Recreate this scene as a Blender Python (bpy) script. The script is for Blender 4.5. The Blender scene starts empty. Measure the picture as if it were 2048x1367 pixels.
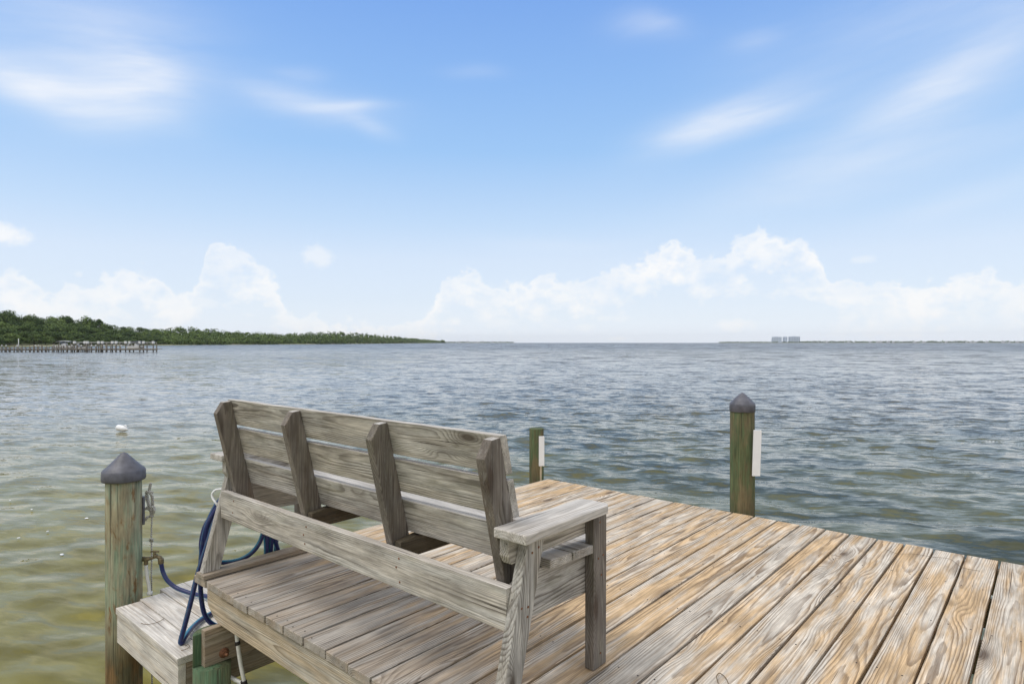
import bpy, bmesh, math, random
from mathutils import Vector, Matrix, noise as mnoise
R = math.radians
rng = random.Random(7)
scene = bpy.context.scene
col = scene.collection

# ---------------------------------------------------------------- camera
YAW = R(40.96)
CS, SN = math.cos(YAW), math.sin(YAW)
CAM_H = 1.186
FOC = 1246.0                       # focal length in pixels of a 2048 wide frame
WATER = -1.05
cam_d = bpy.data.cameras.new('camera')
cam = bpy.data.objects.new('camera', cam_d)
col.objects.link(cam)
cam.location = (0, 0, CAM_H)
cam.rotation_euler = (R(90), 0, YAW)
cam_d.sensor_width = 36
cam_d.lens = 36 * FOC / 2048
cam_d.shift_y = 1.2 / 2048
cam_d.clip_start = 0.05
cam_d.clip_end = 30000
scene.camera = cam
scene.view_settings.view_transform = 'Standard'
scene.view_settings.look = 'None'
scene.view_settings.exposure = 0.35
scene.view_settings.gamma = 1
scene.cycles.sample_clamp_indirect = 4.0


def plan(px, d):
    """Plan position of a thing seen at bearing px (in a 2048 frame) and distance d along the view axis."""
    l = (px - 1024) / FOC
    return ((-SN + l * CS) * d, (CS + l * SN) * d)


def at(px, py, d):
    x, y = plan(px, d)
    return Vector((x, y, CAM_H - d * (py - 684.7) / FOC))


# ---------------------------------------------------------------- node helper
class NT:
    def __init__(self, tree):
        self.t = tree; self.n = tree.nodes; self.l = tree.links

    def node(self, typ, **kw):
        nd = self.n.new(typ)
        for k, v in kw.items():
            setattr(nd, k, v)
        return nd

    def put(self, sock, v):
        if isinstance(v, bpy.types.NodeSocket):
            self.l.new(v, sock)
        elif v is not None:
            if hasattr(sock, 'default_value'):
                try:
                    sock.default_value = v
                except Exception:
                    sock.default_value = (*v, 1) if len(v) == 3 else v

    def m(self, op, a, b=None, c=None, clamp=False):
        nd = self.node('ShaderNodeMath', operation=op)
        nd.use_clamp = clamp
        self.put(nd.inputs[0], a)
        if b is not None: self.put(nd.inputs[1], b)
        if c is not None: self.put(nd.inputs[2], c)
        return nd.outputs[0]

    def add(self, a, b): return self.m('ADD', a, b)
    def sub(self, a, b): return self.m('SUBTRACT', a, b)
    def mul(self, a, b): return self.m('MULTIPLY', a, b)
    def div(self, a, b): return self.m('DIVIDE', a, b)

    def vm(self, op, a, b=None, s=None):
        nd = self.node('ShaderNodeVectorMath', operation=op)
        self.put(nd.inputs[0], a)
        if b is not None: self.put(nd.inputs[1], b)
        if s is not None: self.put(nd.inputs['Scale'], s)
        return nd.outputs['Value'] if op in ('DOT_PRODUCT', 'LENGTH') else nd.outputs[0]

    def sep(self, v):
        nd = self.node('ShaderNodeSeparateXYZ'); self.put(nd.inputs[0], v); return nd.outputs

    def comb(self, x, y, z):
        nd = self.node('ShaderNodeCombineXYZ')
        for i, v in enumerate((x, y, z)): self.put(nd.inputs[i], v)
        return nd.outputs[0]

    def noise(self, vec, scale=1.0, detail=2.0, rough=0.5, dist=0.0, out=0):
        nd = self.node('ShaderNodeTexNoise')
        self.put(nd.inputs['Vector'], vec)
        self.put(nd.inputs['Scale'], scale); self.put(nd.inputs['Detail'], detail)
        self.put(nd.inputs['Roughness'], rough); self.put(nd.inputs['Distortion'], dist)
        return nd.outputs[out]

    def vor(self, vec, scale=1.0, rnd=1.0):
        nd = self.node('ShaderNodeTexVoronoi')
        self.put(nd.inputs['Vector'], vec); self.put(nd.inputs['Scale'], scale)
        self.put(nd.inputs['Randomness'], rnd)
        return nd.outputs['Distance']

    def ss(self, v, a, b, lo=0.0, hi=1.0):
        nd = self.node('ShaderNodeMapRange', interpolation_type='SMOOTHSTEP')
        for i, x in zip((0, 1, 2, 3, 4), (v, a, b, lo, hi)): self.put(nd.inputs[i], x)
        return nd.outputs[0]

    def lin(self, v, a, b, lo=0.0, hi=1.0):
        nd = self.node('ShaderNodeMapRange'); nd.clamp = True
        for i, x in zip((0, 1, 2, 3, 4), (v, a, b, lo, hi)): self.put(nd.inputs[i], x)
        return nd.outputs[0]

    def mix(self, f, a, b, mode='MIX'):
        nd = self.node('ShaderNodeMix', data_type='RGBA', blend_type=mode)
        self.put(nd.inputs[0], f)
        for i, v in ((6, a), (7, b)):
            self.put(nd.inputs[i], (*v, 1) if isinstance(v, tuple) and len(v) == 3 else v)
        return nd.outputs[2]

    def attr(self, name, out='Vector'):
        nd = self.node('ShaderNodeAttribute', attribute_name=name); return nd.outputs[out]

    def bump(self, h, dist, strength=1.0):
        nd = self.node('ShaderNodeBump')
        self.put(nd.inputs['Strength'], strength); self.put(nd.inputs['Distance'], dist); self.put(nd.inputs['Height'], h)
        return nd.outputs[0]


def material(name):
    mt = bpy.data.materials.new(name); mt.use_nodes = True
    t = NT(mt.node_tree)
    b = t.n['Principled BSDF']
    return mt, t, b


def plain(name, c, rough=0.6, metal=0.0, var=0.25, scale=9.0, bump=0.0):
    mt, t, b = material(name)
    pos = t.node('ShaderNodeTexCoord').outputs['Object']
    n = t.noise(pos, scale, 5, 0.6)
    f = t.lin(n, 0.3, 0.7, 1 - var, 1 + var)
    cc = t.vm('SCALE', c, s=f)
    t.put(b.inputs['Base Color'], cc); b.inputs['Roughness'].default_value = rough
    b.inputs['Metallic'].default_value = metal
    if bump:
        t.put(b.inputs['Normal'], t.bump(n, bump))
    return mt


# ---------------------------------------------------------------- sky and sun
SUN_AZ = R(40.96 + 115)            # to the left of and a little behind the camera
SUN_EL = R(62)
sdir = Vector((-math.sin(SUN_AZ) * math.cos(SUN_EL), math.cos(SUN_AZ) * math.cos(SUN_EL), math.sin(SUN_EL)))
sun_d = bpy.data.lights.new('sun', 'SUN')
sun_d.energy = 1.3
sun_d.angle = R(30)
sun_d.color = (1.0, 0.96, 0.9)
sun = bpy.data.objects.new('sun', sun_d)
col.objects.link(sun)
sun.rotation_euler = (-sdir).to_track_quat('-Z', 'Y').to_euler()
sun.location = (-20, -10, 30)

world = bpy.data.worlds.new('World')
scene.world = world
world.use_nodes = True
W = NT(world.node_tree)
bg = W.n['Background']
skyt = W.node('ShaderNodeTexSky', sky_type='NISHITA')
skyt.sun_disc = False
skyt.sun_elevation = SUN_EL
skyt.sun_rotation = -SUN_AZ
skyt.air_density = 1.0
skyt.dust_density = 0.6
skyt.ozone_density = 2.2
SKY_K = 0.12
dirv = W.node('ShaderNodeTexCoord').outputs['Generated']
dx, dy, dz = W.sep(dirv)
fwd = W.add(W.mul(dx, -SN), W.mul(dy, CS))
lat = W.add(W.mul(dx, CS), W.mul(dy, SN))
az = W.m('ARCTAN2', lat, fwd)
el = W.m('ARCSINE', W.m('MINIMUM', W.m('MAXIMUM', dz, -0.999), 0.999))
aev = W.comb(az, el, 0.0)
base = W.vm('SCALE', skyt.outputs[0], s=SKY_K)
# pale marine air low down, deeper blue higher up
elp = W.m('MAXIMUM', el, 0.0)
ramp = W.node('ShaderNodeValToRGB')
cr = ramp.color_ramp
stops = [(0.0, (0.73, 0.78, 0.87)), (0.05, (0.645, 0.71, 0.80)), (0.094, (0.60, 0.675, 0.78)), (0.18, (0.56, 0.65, 0.78)), (0.26, (0.45, 0.59, 0.775)), (0.41, (0.285, 0.475, 0.755)),
         (0.55, (0.222, 0.405, 0.735)), (0.695, (0.172, 0.338, 0.705)), (1.0, (0.14, 0.28, 0.63))]
cr.elements[0].position, cr.elements[0].color = stops[0][0], (*stops[0][1], 1)
cr.elements[1].position, cr.elements[1].color = stops[-1][0], (*stops[-1][1], 1)
for p_, c_ in stops[1:-1]:
    e_ = cr.elements.new(p_); e_.color = (*c_, 1)
W.put(ramp.inputs[0], W.lin(elp, 0.0, 0.72))
skyc = W.mix(0.88, base, ramp.outputs[0])


def pxa(px): return math.atan((px - 1024) / FOC)
def pxe(px, py): return math.atan((684.7 - py) / math.hypot(FOC, px - 1024))


# high thin cirrus
wv = W.noise(W.vm('MULTIPLY', aev, (1.6, 3.0, 1)), 2.2, 2, 0.5)
waz = W.add(az, W.mul(W.sub(wv, 0.5), 0.10)); wel = W.add(el, W.mul(W.sub(wv, 0.5), 0.05))
warp = W.comb(waz, W.add(wel, W.mul(waz, -0.12)), 0.0)
ci1 = W.noise(W.vm('MULTIPLY', warp, (3.0, 16.0, 1)), 1.0, 5, 0.5)
ci2 = W.noise(W.vm('MULTIPLY', warp, (8.0, 40.0, 1)), 1.0, 5, 0.55)


def blob(px, py, sx, sy, rot=0.0, A=None, E_=None):
    a, e = pxa(px), pxe(px, py)
    da, de = W.sub(A if A is not None else waz, a), W.sub(E_ if E_ is not None else wel, e)
    c, s = math.cos(rot), math.sin(rot)
    u = W.add(W.mul(da, c / sx), W.mul(de, s / sx)); v = W.add(W.mul(da, -s / sy), W.mul(de, c / sy))
    r2 = W.add(W.mul(u, u), W.mul(v, v))
    return W.m('POWER', 2.718, W.mul(r2, -1.0))


cim = None
for args, k in (((60, 165, 0.085, 0.018, -0.30), .42), ((180, 202, 0.085, 0.020, -.15), .52), ((245, 175, 0.075, 0.042, .25), .46), ((230, 110, 0.10, 0.06, 0), .16), ((320, 155, 0.05, 0.022, 0), .25), ((170, 80, 0.17, 0.07, 0), .34),
                ((620, 202, 0.095, 0.022, -0.08), .52), ((705, 208, 0.055, 0.008, .05), .30), ((735, 252, 0.035, 0.012, -.45), .28), ((618, 142, 0.035, 0.009, 0), .18),
                ((1475, 232, 0.105, 0.024, 0.16), .70), ((1390, 270, 0.10, 0.028, .30), .30), ((1290, 54, 0.050, 0.018, -.1), .38), ((1520, 74, 0.035, 0.013, 0), .22), ((1890, 165, 0.085, 0.028, .38), .42),
                ((1790, 245, 0.20, 0.05, .28), .30), ((1740, 340, 0.26, 0.03, .18), .22), ((1960, 385, 0.10, 0.018, .25), .22), ((950, 146, 0.045, 0.009, 0), .14), ((1900, 30, .22, .06, 0), .28), ((1100, 490, .12, .012, 0), .15)):
    bb = W.mul(blob(*args), k)
    cim = bb if cim is None else W.add(cim, bb)
ci3 = W.noise(W.vm('MULTIPLY', warp, (14.0, 90.0, 1)), 1.0, 5, 0.6)
streak = W.lin(W.add(W.add(W.mul(ci1, 0.5), W.mul(ci2, 0.32)), W.mul(ci3, 0.18)), 0.36, 0.62, 0.45, 1.10)
cid = W.mul(W.m('MINIMUM', W.mul(cim, 0.92), 0.9), streak)
skyc = W.mix(W.m('MINIMUM', cid, 1.0), skyc, (0.70, 0.73, 0.785))
# bank of cumulus along the horizon: cloud-top height follows the bearing, the bases melt into the haze
fc = W.node('ShaderNodeFloatCurve')
cv = fc.mapping.curves[0]
A0, A1, E1 = -0.80, 0.80, 0.24
tops = [(-100, 560), (0, 552), (50, 548), (95, 590), (130, 575), (190, 560), (270, 540), (320, 560), (360, 585), (400, 560), (418, 500), (450, 488), (490, 505), (515, 530), (555, 565), (580, 620), (650, 640), (780, 650), (860, 610),
        (905, 550), (945, 545), (975, 572), (1060, 558), (1130, 552), (1175, 560), (1215, 538), (1260, 528), (1310, 505), (1345, 482), (1385, 492), (1410, 520), (1450, 500), (1500, 470), (1530, 458), (1575, 478), (1620, 488), (1645, 520), (1665, 560), (1720, 568), (1770, 575), (1810, 560), (1850, 565), (1890, 555), (1960, 545), (2000, 552), (2048, 560), (2150, 565)]
pts = [((pxa(a) - A0) / (A1 - A0), pxe(a, b) / E1) for a, b in tops]
cv.points[0].location = (0.0, 0.4); cv.points[1].location = (1.0, 0.4)
for p_ in pts:
    cv.points.new(*p_)
for p_ in cv.points: p_.handle_type = 'AUTO_CLAMPED'
fc.mapping.update()
W.put(fc.inputs['Value'], W.lin(az, A0, A1))
top = W.mul(fc.outputs[0], E1)
cn = W.noise(W.vm('MULTIPLY', aev, (27, 34, 1)), 1.0, 8, 0.56)
cn2 = W.noise(W.vm('MULTIPLY', aev, (60, 70, 1)), 1.0, 4, 0.55)
soft = W.noise(W.vm('MULTIPLY', aev, (9, 14, 1)), 1.0, 4, 0.5)
edge = W.add(W.mul(W.sub(cn, 0.5), 0.074), W.mul(W.sub(cn2, 0.5), 0.030))
cd = W.sub(W.add(top, edge), el)
cum = W.ss(cd, -0.004, W.lin(soft, 0.35, 0.65, 0.003, 0.016))
body = W.lin(W.add(cd, W.add(W.mul(W.sub(cn, 0.5), 0.17), W.mul(W.sub(cn2, 0.5), 0.05))), 0.012, 0.075, 1.0, 0.08)
thin = W.lin(soft, 0.34, 0.62, 0.40, 1.0)
cum = W.mul(W.mul(cum, body), thin)
for args, k in (((6, 468, 0.026, 0.016), .85), ((642, 512, 0.026, 0.020), .50), ((1725, 520, 0.018, 0.007), .35), ((1470, 652, 0.035, 0.012), .7), ((1235, 677, .02, .005), .6), ((1170, 655, .02, .008), .4), ((1000, 645, .03, .01), .4), ((400, 606, .035, .01), .4), ((1060, 575, .07, .012), .4)):
    bb = blob(*args, 0.0, az, el)
    pf = W.mul(W.mul(W.ss(W.add(bb, W.add(W.mul(W.sub(cn, .5), 1.5), W.mul(W.sub(cn2, .5), 0.9))), 0.25, 0.95), W.ss(bb, 0.04, 0.4)), k)
    cum = W.m('MAXIMUM', cum, pf)
skyc = W.mix(W.mul(cum, 0.95), skyc, (0.775, 0.780, 0.785))
# unseen thick bright cloud added overhead and behind the viewer for soft neutral fill
ov = W.m('MAXIMUM', W.ss(W.add(el, W.mul(W.sub(soft, .5), .16)), 0.53, 0.66), W.ss(fwd, 0.35, -0.25))
skyc = W.mix(W.mul(ov, 0.9), skyc, W.mix(W.ss(soft, .3, .7), (0.60, 0.61, 0.625), (0.80, 0.80, 0.80)))
W.put(bg.inputs['Color'], skyc)
bg.inputs['Strength'].default_value = 1.0


# ---------------------------------------------------------------- scene bookkeeping
def tag(o, label=None, cat=None, group=None, kind=None):
    if label: o['label'] = label
    if cat: o['category'] = cat
    if group: o['group'] = group
    if kind: o['kind'] = kind
    return o


def thing(name, label, cat, loc=(0, 0, 0), group=None):
    o = bpy.data.objects.new(name, None); col.objects.link(o)
    o.empty_display_size = 0.2
    o.location = loc
    return tag(o, label, cat, group)


class MB:
    """Collects shapes into one mesh, with a per-vertex grain coordinate ('wood') and a per-piece random value ('rnd')."""
    def __init__(s):
        s.v = []; s.f = []; s.w = []; s.r = []; s.sm = []; s.mi = []

    def add_bm(s, bm, M=None, grain=None, rnd=None, smooth=False, mi=0):
        off = len(s.v); rv = rng.random() if rnd is None else rnd
        bm.verts.index_update()
        flip = M is not None and M.to_3x3().determinant() < 0
        for v in bm.verts:
            s.w.append(tuple(grain(v.co)) if grain else tuple(v.co))
            s.v.append(tuple(M @ v.co) if M else tuple(v.co)); s.r.append(rv)
        for f in bm.faces:
            ix = [off + v.index for v in f.verts]
            s.f.append(ix[::-1] if flip else ix); s.sm.append(smooth); s.mi.append(mi)
        bm.free()

    def raw(s, verts, faces, smooth=True, rnd=None, mi=0, grain=None):
        off = len(s.v); rv = rng.random() if rnd is None else rnd
        s.v += [tuple(v) for v in verts]; s.w += [tuple(grain(v)) if grain else tuple(v) for v in verts]; s.r += [rv] * len(verts)
        for f in faces:
            s.f.append([off + i for i in f]); s.sm.append(smooth); s.mi.append(mi)

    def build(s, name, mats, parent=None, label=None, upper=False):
        if upper:          # upper faces get the paler second material: bleaching plus skylight painted in
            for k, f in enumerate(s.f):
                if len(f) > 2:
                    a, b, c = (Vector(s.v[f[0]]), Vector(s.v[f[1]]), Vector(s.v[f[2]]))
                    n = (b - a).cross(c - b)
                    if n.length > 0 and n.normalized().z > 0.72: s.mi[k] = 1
        me = bpy.data.meshes.new(name)
        me.from_pydata(s.v, [], s.f)
        a = me.attributes.new('wood', 'FLOAT_VECTOR', 'POINT'); a.data.foreach_set('vector', [c for w in s.w for c in w])
        b = me.attributes.new('rnd', 'FLOAT', 'POINT'); b.data.foreach_set('value', s.r)
        me.polygons.foreach_set('use_smooth', s.sm)
        me.polygons.foreach_set('material_index', s.mi)
        for mt in (mats if isinstance(mats, (list, tuple)) else [mats]): me.materials.append(mt)
        me.update()
        o = bpy.data.objects.new(name, me); col.objects.link(o)
        if parent: o.parent = parent
        if label: o['label'] = label
        return o


def prism_bm(poly, t, bevel=0.003, seg=1):
    """Outline (x, y) extruded from z = 0 to z = t, with its sharp edges worn round."""
    bm = bmesh.new()
    vs = [bm.verts.new((x, y, 0)) for x, y in poly]
    f = bm.faces.new(vs)
    r = bmesh.ops.extrude_face_region(bm, geom=[f])
    for v in r['geom']:
        if isinstance(v, bmesh.types.BMVert): v.co.z = t
    bmesh.ops.recalc_face_normals(bm, faces=bm.faces)
    if bevel:
        es = [e for e in bm.edges if len(e.link_faces) == 2 and e.calc_face_angle(0) > R(28)]
        bmesh.ops.bevel(bm, geom=es, offset=bevel, segments=seg, profile=0.6, affect='EDGES', clamp_overlap=True)
    return bm


def pith():
    return (rng.uniform(0, 90), rng.choice((-1, 1)) * rng.uniform(0.0, 0.05), rng.uniform(0.015, 0.09))


def stick(mb, poly, t, M, axis=0, bevel=0.003, seg=2, rnd=None, mi=0):
    """A piece of lumber: outline poly in its own plane, thickness t, grain along plane axis 0 or 1, placed by M."""
    ou, ov, ow = pith()
    cx = sum(p[0] for p in poly) / len(poly); cy = sum(p[1] for p in poly) / len(poly)
    if axis == 0:
        g = lambda c: (c.x + ou, c.y - cy + ov, c.z + ow)
    else:
        g = lambda c: (c.y + ou, c.x - cx + ov, c.z + ow)
    mb.add_bm(prism_bm(poly, t, bevel, seg), M, g, rnd, False, mi)


def rect(a0, a1, b0, b1, n=1, j=0.0):
    """Rectangle outline; long sides (along a) get n segments wobbling by j."""
    p = []
    for i in range(n + 1):
        p.append((a0 + (a1 - a0) * i / n, b0 + (rng.uniform(-j, j) if 0 < i < n else 0)))
    for i in range(n, -1, -1):
        p.append((a0 + (a1 - a0) * i / n, b1 + (rng.uniform(-j, j) if 0 < i < n else 0)))
    return p


def frame(o, ax, ay, az_):
    return Matrix(((ax[0], ay[0], az_[0], o[0]), (ax[1], ay[1], az_[1], o[1]), (ax[2], ay[2], az_[2], o[2]), (0, 0, 0, 1)))


XY = lambda z: frame((0, 0, z), (1, 0, 0), (0, 1, 0), (0, 0, 1))     # plan outline, thickness up
YZ = lambda x: frame((x, 0, 0), (0, 1, 0), (0, 0, 1), (1, 0, 0))     # side outline, thickness along +x
XZ = lambda y: frame((0, y, 0), (1, 0, 0), (0, 0, 1), (0, 1, 0))     # front outline, thickness along +y


def tube(pts, r, n=10, closed=False, cap=True, sub=4):
    """Smooth round tube through points (Catmull-Rom); r is a number or a function of 0..1."""
    P = [Vector(p) for p in pts]
    Q = []
    m = len(P)
    for i in range(m if closed else m - 1):
        a, b, c, d = (P[(i - 1) % m] if closed or i > 0 else P[0] * 2 - P[1]), P[i], P[(i + 1) % m], (P[(i + 2) % m] if closed or i + 2 < m else P[-1] * 2 - P[-2])
        for k in range(sub):
            t = k / sub
            Q.append(0.5 * ((2 * b) + (c - a) * t + (2 * a - 5 * b + 4 * c - d) * t * t + (3 * b - a - 3 * c + d) * t ** 3))
    if not closed: Q.append(P[-1])
    vs, fs = [], []
    nq = len(Q)
    up = Vector((0.13, 0.21, 1)).normalized()
    nrm = None
    for i, q in enumerate(Q):
        tg = ((Q[(i + 1) % nq] if closed or i + 1 < nq else q) - (Q[i - 1] if closed or i > 0 else q)).normalized()
        if nrm is None: nrm = tg.cross(up).normalized()
        else:
            nrm = (nrm - tg * nrm.dot(tg)).normalized()
        bn = tg.cross(nrm)
        rr = r(i / max(1, nq - 1)) if callable(r) else r
        for k in range(n):
            an = 2 * math.pi * k / n
            vs.append(q + (nrm * math.cos(an) + bn * math.sin(an)) * rr)
    for i in range(nq if closed else nq - 1):
        for k in range(n):
            j = (i + 1) % nq
            fs.append((i * n + k, i * n + (k + 1) % n, j * n + (k + 1) % n, j * n + k))
    if cap and not closed:
        fs.append(tuple(range(n))[::-1]); fs.append(tuple((nq - 1) * n + k for k in range(n)))
    return vs, fs


def lathe(prof, n=32, c=(0, 0, 0), wob=0.0, lean=(0, 0)):
    vs, fs = [], []
    ph = rng.uniform(0, 6)
    for r, z in prof:
        for k in range(n):
            a = 2 * math.pi * k / n
            rr = r * (1 + wob * (math.sin(2 * a + ph + z) + 0.6 * math.sin(5 * a + ph * 2 + z * 1.7)))
            vs.append((c[0] + rr * math.cos(a) + lean[0] * z, c[1] + rr * math.sin(a) + lean[1] * z, c[2] + z))
    for i in range(len(prof) - 1):
        for k in range(n):
            fs.append((i * n + k, i * n + (k + 1) % n, (i + 1) * n + (k + 1) % n, (i + 1) * n + k))
    fs.append(tuple(range(n))[::-1]); fs.append(tuple((len(prof) - 1) * n + k for k in range(n)))
    return vs, fs


def box(mb, x0, x1, y0, y1, z0, z1, bevel=0.0, M=None, rnd=None, mi=0):
    mb.add_bm(prism_bm([(x0, y0), (x1, y0), (x1, y1), (x0, y1)], z1 - z0, bevel), (M or Matrix()) @ XY(z0), None, rnd, False, mi)


# ---------------------------------------------------------------- materials
def wood_mat(name, grey, tan, dark, tan_amt, line=0.55, green=0.0, tanlo=0.42, tanhi=0.68, ring=0.0085, knots=True, bleach=0.0, kfreq=1.55, front_grey=False, rough=0.0):
    mt, t, b = material(name)
    g = t.attr('wood'); rnd = t.attr('rnd', 'Fac')
    u, v, w = t.sep(g)
    low = t.noise(t.comb(t.mul(u, 0.60), t.mul(v, 4.0), t.mul(w, 4.0)), 1.0, 2, 0.5)
    mid = t.noise(t.comb(t.mul(u, 3.2), t.mul(v, 22.0), t.mul(w, 22.0)), 1.0, 3, 0.55)
    fib = t.noise(t.comb(t.mul(u, 5.0), t.mul(v, 330.0), t.mul(w, 330.0)), 1.0, 3, 0.6)
    r = t.m('SQRT', t.add(t.mul(v, v), t.mul(w, w)))
    r = t.add(r, t.add(t.mul(t.sub(low, 0.5), 0.072), t.mul(t.sub(mid, 0.5), 0.012)))
    if knots:
        kd = t.vor(t.comb(t.mul(u, kfreq), t.mul(v, kfreq * 3.3), t.mul(w, 2.0)), 1.0, 0.95)
        kn = t.m('POWER', 2.718, t.mul(t.mul(kd, kd), -26.0))
        r = t.add(r, t.mul(kn, 0.045))
        knot = t.ss(kd, 0.13, 0.05)
        halo = t.ss(kd, 0.26, 0.10)
    ph = t.m('FRACT', t.div(r, ring))
    saw = t.mul(t.ss(ph, 0.30, 0.86), t.ss(ph, 1.0, 0.90))            # late wood: slow rise, sharp edge
    amp = t.lin(t.noise(t.comb(t.mul(u, 1.7), t.mul(v, 13.0), t.mul(w, 13.0)), 1.0, 2), 0.32, 0.66, 0.25, 1.0)
    lines = t.mul(t.mul(saw, amp), line)
    tn = t.add(t.noise(t.comb(t.mul(u, 1.25), t.mul(v, 12.0), t.mul(w, 12.0)), 1.7, 4, 0.6), t.mul(t.sub(rnd, 0.5), 0.20))
    tm = t.mul(t.ss(tn, tanlo, tanhi), tan_amt)
    c = t.mix(tm, grey, tan)
    shade = t.lin(t.noise(t.comb(t.mul(u, 2.3), t.mul(v, 9.0), t.mul(w, 9.0)), 2.2, 4, 0.6), 0.3, 0.7, 0.74 - 0.14 * rough, 1.20 + 0.06 * rough)
    c = t.vm('SCALE', c, s=t.mul(shade, t.lin(rnd, 0, 1, 0.88, 1.10)))
    c = t.mix(lines, c, dark)
    if green:
        gm = t.mul(t.ss(t.noise(t.comb(t.mul(u, 3.0), t.mul(v, 8.0), t.mul(w, 8.0)), 1.9, 4, 0.6), 0.50, 0.74), green)
        c = t.mix(gm, c, (0.17, 0.17, 0.085))
    if bleach:
        bl = t.ss(t.noise(t.comb(t.mul(u, 2.0), t.mul(v, 30.0), t.mul(w, 30.0)), 1.4, 5, 0.62), 0.48, 0.72)
        c = t.mix(t.mul(bl, bleach), c, (0.66, 0.62, 0.57))
    if knots:
        c = t.mix(t.mul(halo, 0.35), c, dark)
        c = t.mix(t.mul(knot, 0.75), c, (0.07, 0.045, 0.03))
    if rough:
        wn = t.noise(t.comb(t.mul(u, 7.0), t.mul(v, 60.0), t.mul(w, 60.0)), 1.3, 5, 0.7)
        c = t.mix(t.mul(t.ss(wn, 0.54, 0.74), 0.55 * rough), c, (0.13, 0.115, 0.095))
        c = t.mix(t.mul(t.ss(wn, 0.46, 0.28), 0.40 * rough), c, (0.58, 0.56, 0.53))
    if front_grey:
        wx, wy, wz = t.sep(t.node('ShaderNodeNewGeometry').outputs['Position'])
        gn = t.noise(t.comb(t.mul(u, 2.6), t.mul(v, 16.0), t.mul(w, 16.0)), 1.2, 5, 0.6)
        gm2 = t.ss(t.add(wy, t.add(t.mul(t.sub(gn, 0.5), 1.3), t.mul(t.add(wx, 1.0), 0.12))), 1.95, 1.35)  # boards turn greyer and darker towards the near edge
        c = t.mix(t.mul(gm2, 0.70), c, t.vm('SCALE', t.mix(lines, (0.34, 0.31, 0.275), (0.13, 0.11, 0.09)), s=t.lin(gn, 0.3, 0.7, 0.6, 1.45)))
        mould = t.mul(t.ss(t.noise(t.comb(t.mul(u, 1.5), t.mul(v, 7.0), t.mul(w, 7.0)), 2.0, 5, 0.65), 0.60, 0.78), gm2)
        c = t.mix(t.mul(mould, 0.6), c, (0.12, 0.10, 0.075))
    crack = t.mul(t.ss(t.noise(t.comb(t.mul(u, 2.2), t.mul(v, 150.0), t.mul(w, 150.0)), 1.0, 2, 0.5), 0.67, 0.73), 0.80)
    c = t.mix(crack, c, (0.06, 0.045, 0.035))
    c = t.vm('SCALE', c, s=t.lin(fib, 0.28, 0.72, 0.72 - 0.10 * rough, 1.26 + 0.06 * rough))
    t.put(b.inputs['Base Color'], c)
    b.inputs['Roughness'].default_value = 0.82
    b.inputs['Specular IOR Level'].default_value = 0.25
    h = t.sub(t.add(t.mul(fib, 0.35), t.mul(t.mul(saw, amp), 0.55)), t.mul(crack, 1.2))
    t.put(b.inputs['Normal'], t.bump(h, 0.0016, 0.8))
    return mt


M_DECK = wood_mat('weathered_deck_pine', (0.68, 0.61, 0.515), (0.59, 0.39, 0.195), (0.16, 0.10, 0.058), 0.86, 0.78, tanlo=0.37, tanhi=0.64, ring=0.0072, rough=0.25, front_grey=True)
M_PLAT = wood_mat('bleached_platform_pine', (0.71, 0.665, 0.60), (0.56, 0.45, 0.32), (0.30, 0.23, 0.17), 0.35, 0.5, tanlo=0.5)
M_BENCH = wood_mat('grey_weathered_bench_wood', (0.53, 0.50, 0.455), (0.45, 0.38, 0.30), (0.11, 0.09, 0.07), 0.42, 0.78, green=0.25, ring=0.0066, kfreq=2.1, rough=1.0)
M_POST = wood_mat('brown_grey_post_wood', (0.24, 0.21, 0.18), (0.22, 0.165, 0.12), (0.075, 0.058, 0.045), 0.5, 0.75, green=0.2, ring=0.0065, kfreq=1.9, rough=0.7)
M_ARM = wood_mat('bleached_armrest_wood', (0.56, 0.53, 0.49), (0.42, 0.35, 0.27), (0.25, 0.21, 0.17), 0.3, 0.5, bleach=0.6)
M_UNDER = wood_mat('shaded_underside_wood', (0.13, 0.108, 0.075), (0.13, 0.09, 0.05), (0.05, 0.04, 0.03), 0.5, 0.5, green=0.3)  # darkened to stand in for the shade under the seat
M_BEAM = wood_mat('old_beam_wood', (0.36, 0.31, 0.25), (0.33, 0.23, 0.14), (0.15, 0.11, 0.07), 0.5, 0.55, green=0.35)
M_RIM = wood_mat('rim_joist_wood', (0.48, 0.44, 0.37), (0.50, 0.37, 0.22), (0.20, 0.15, 0.10), 0.6, 0.7, green=0.15)


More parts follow.
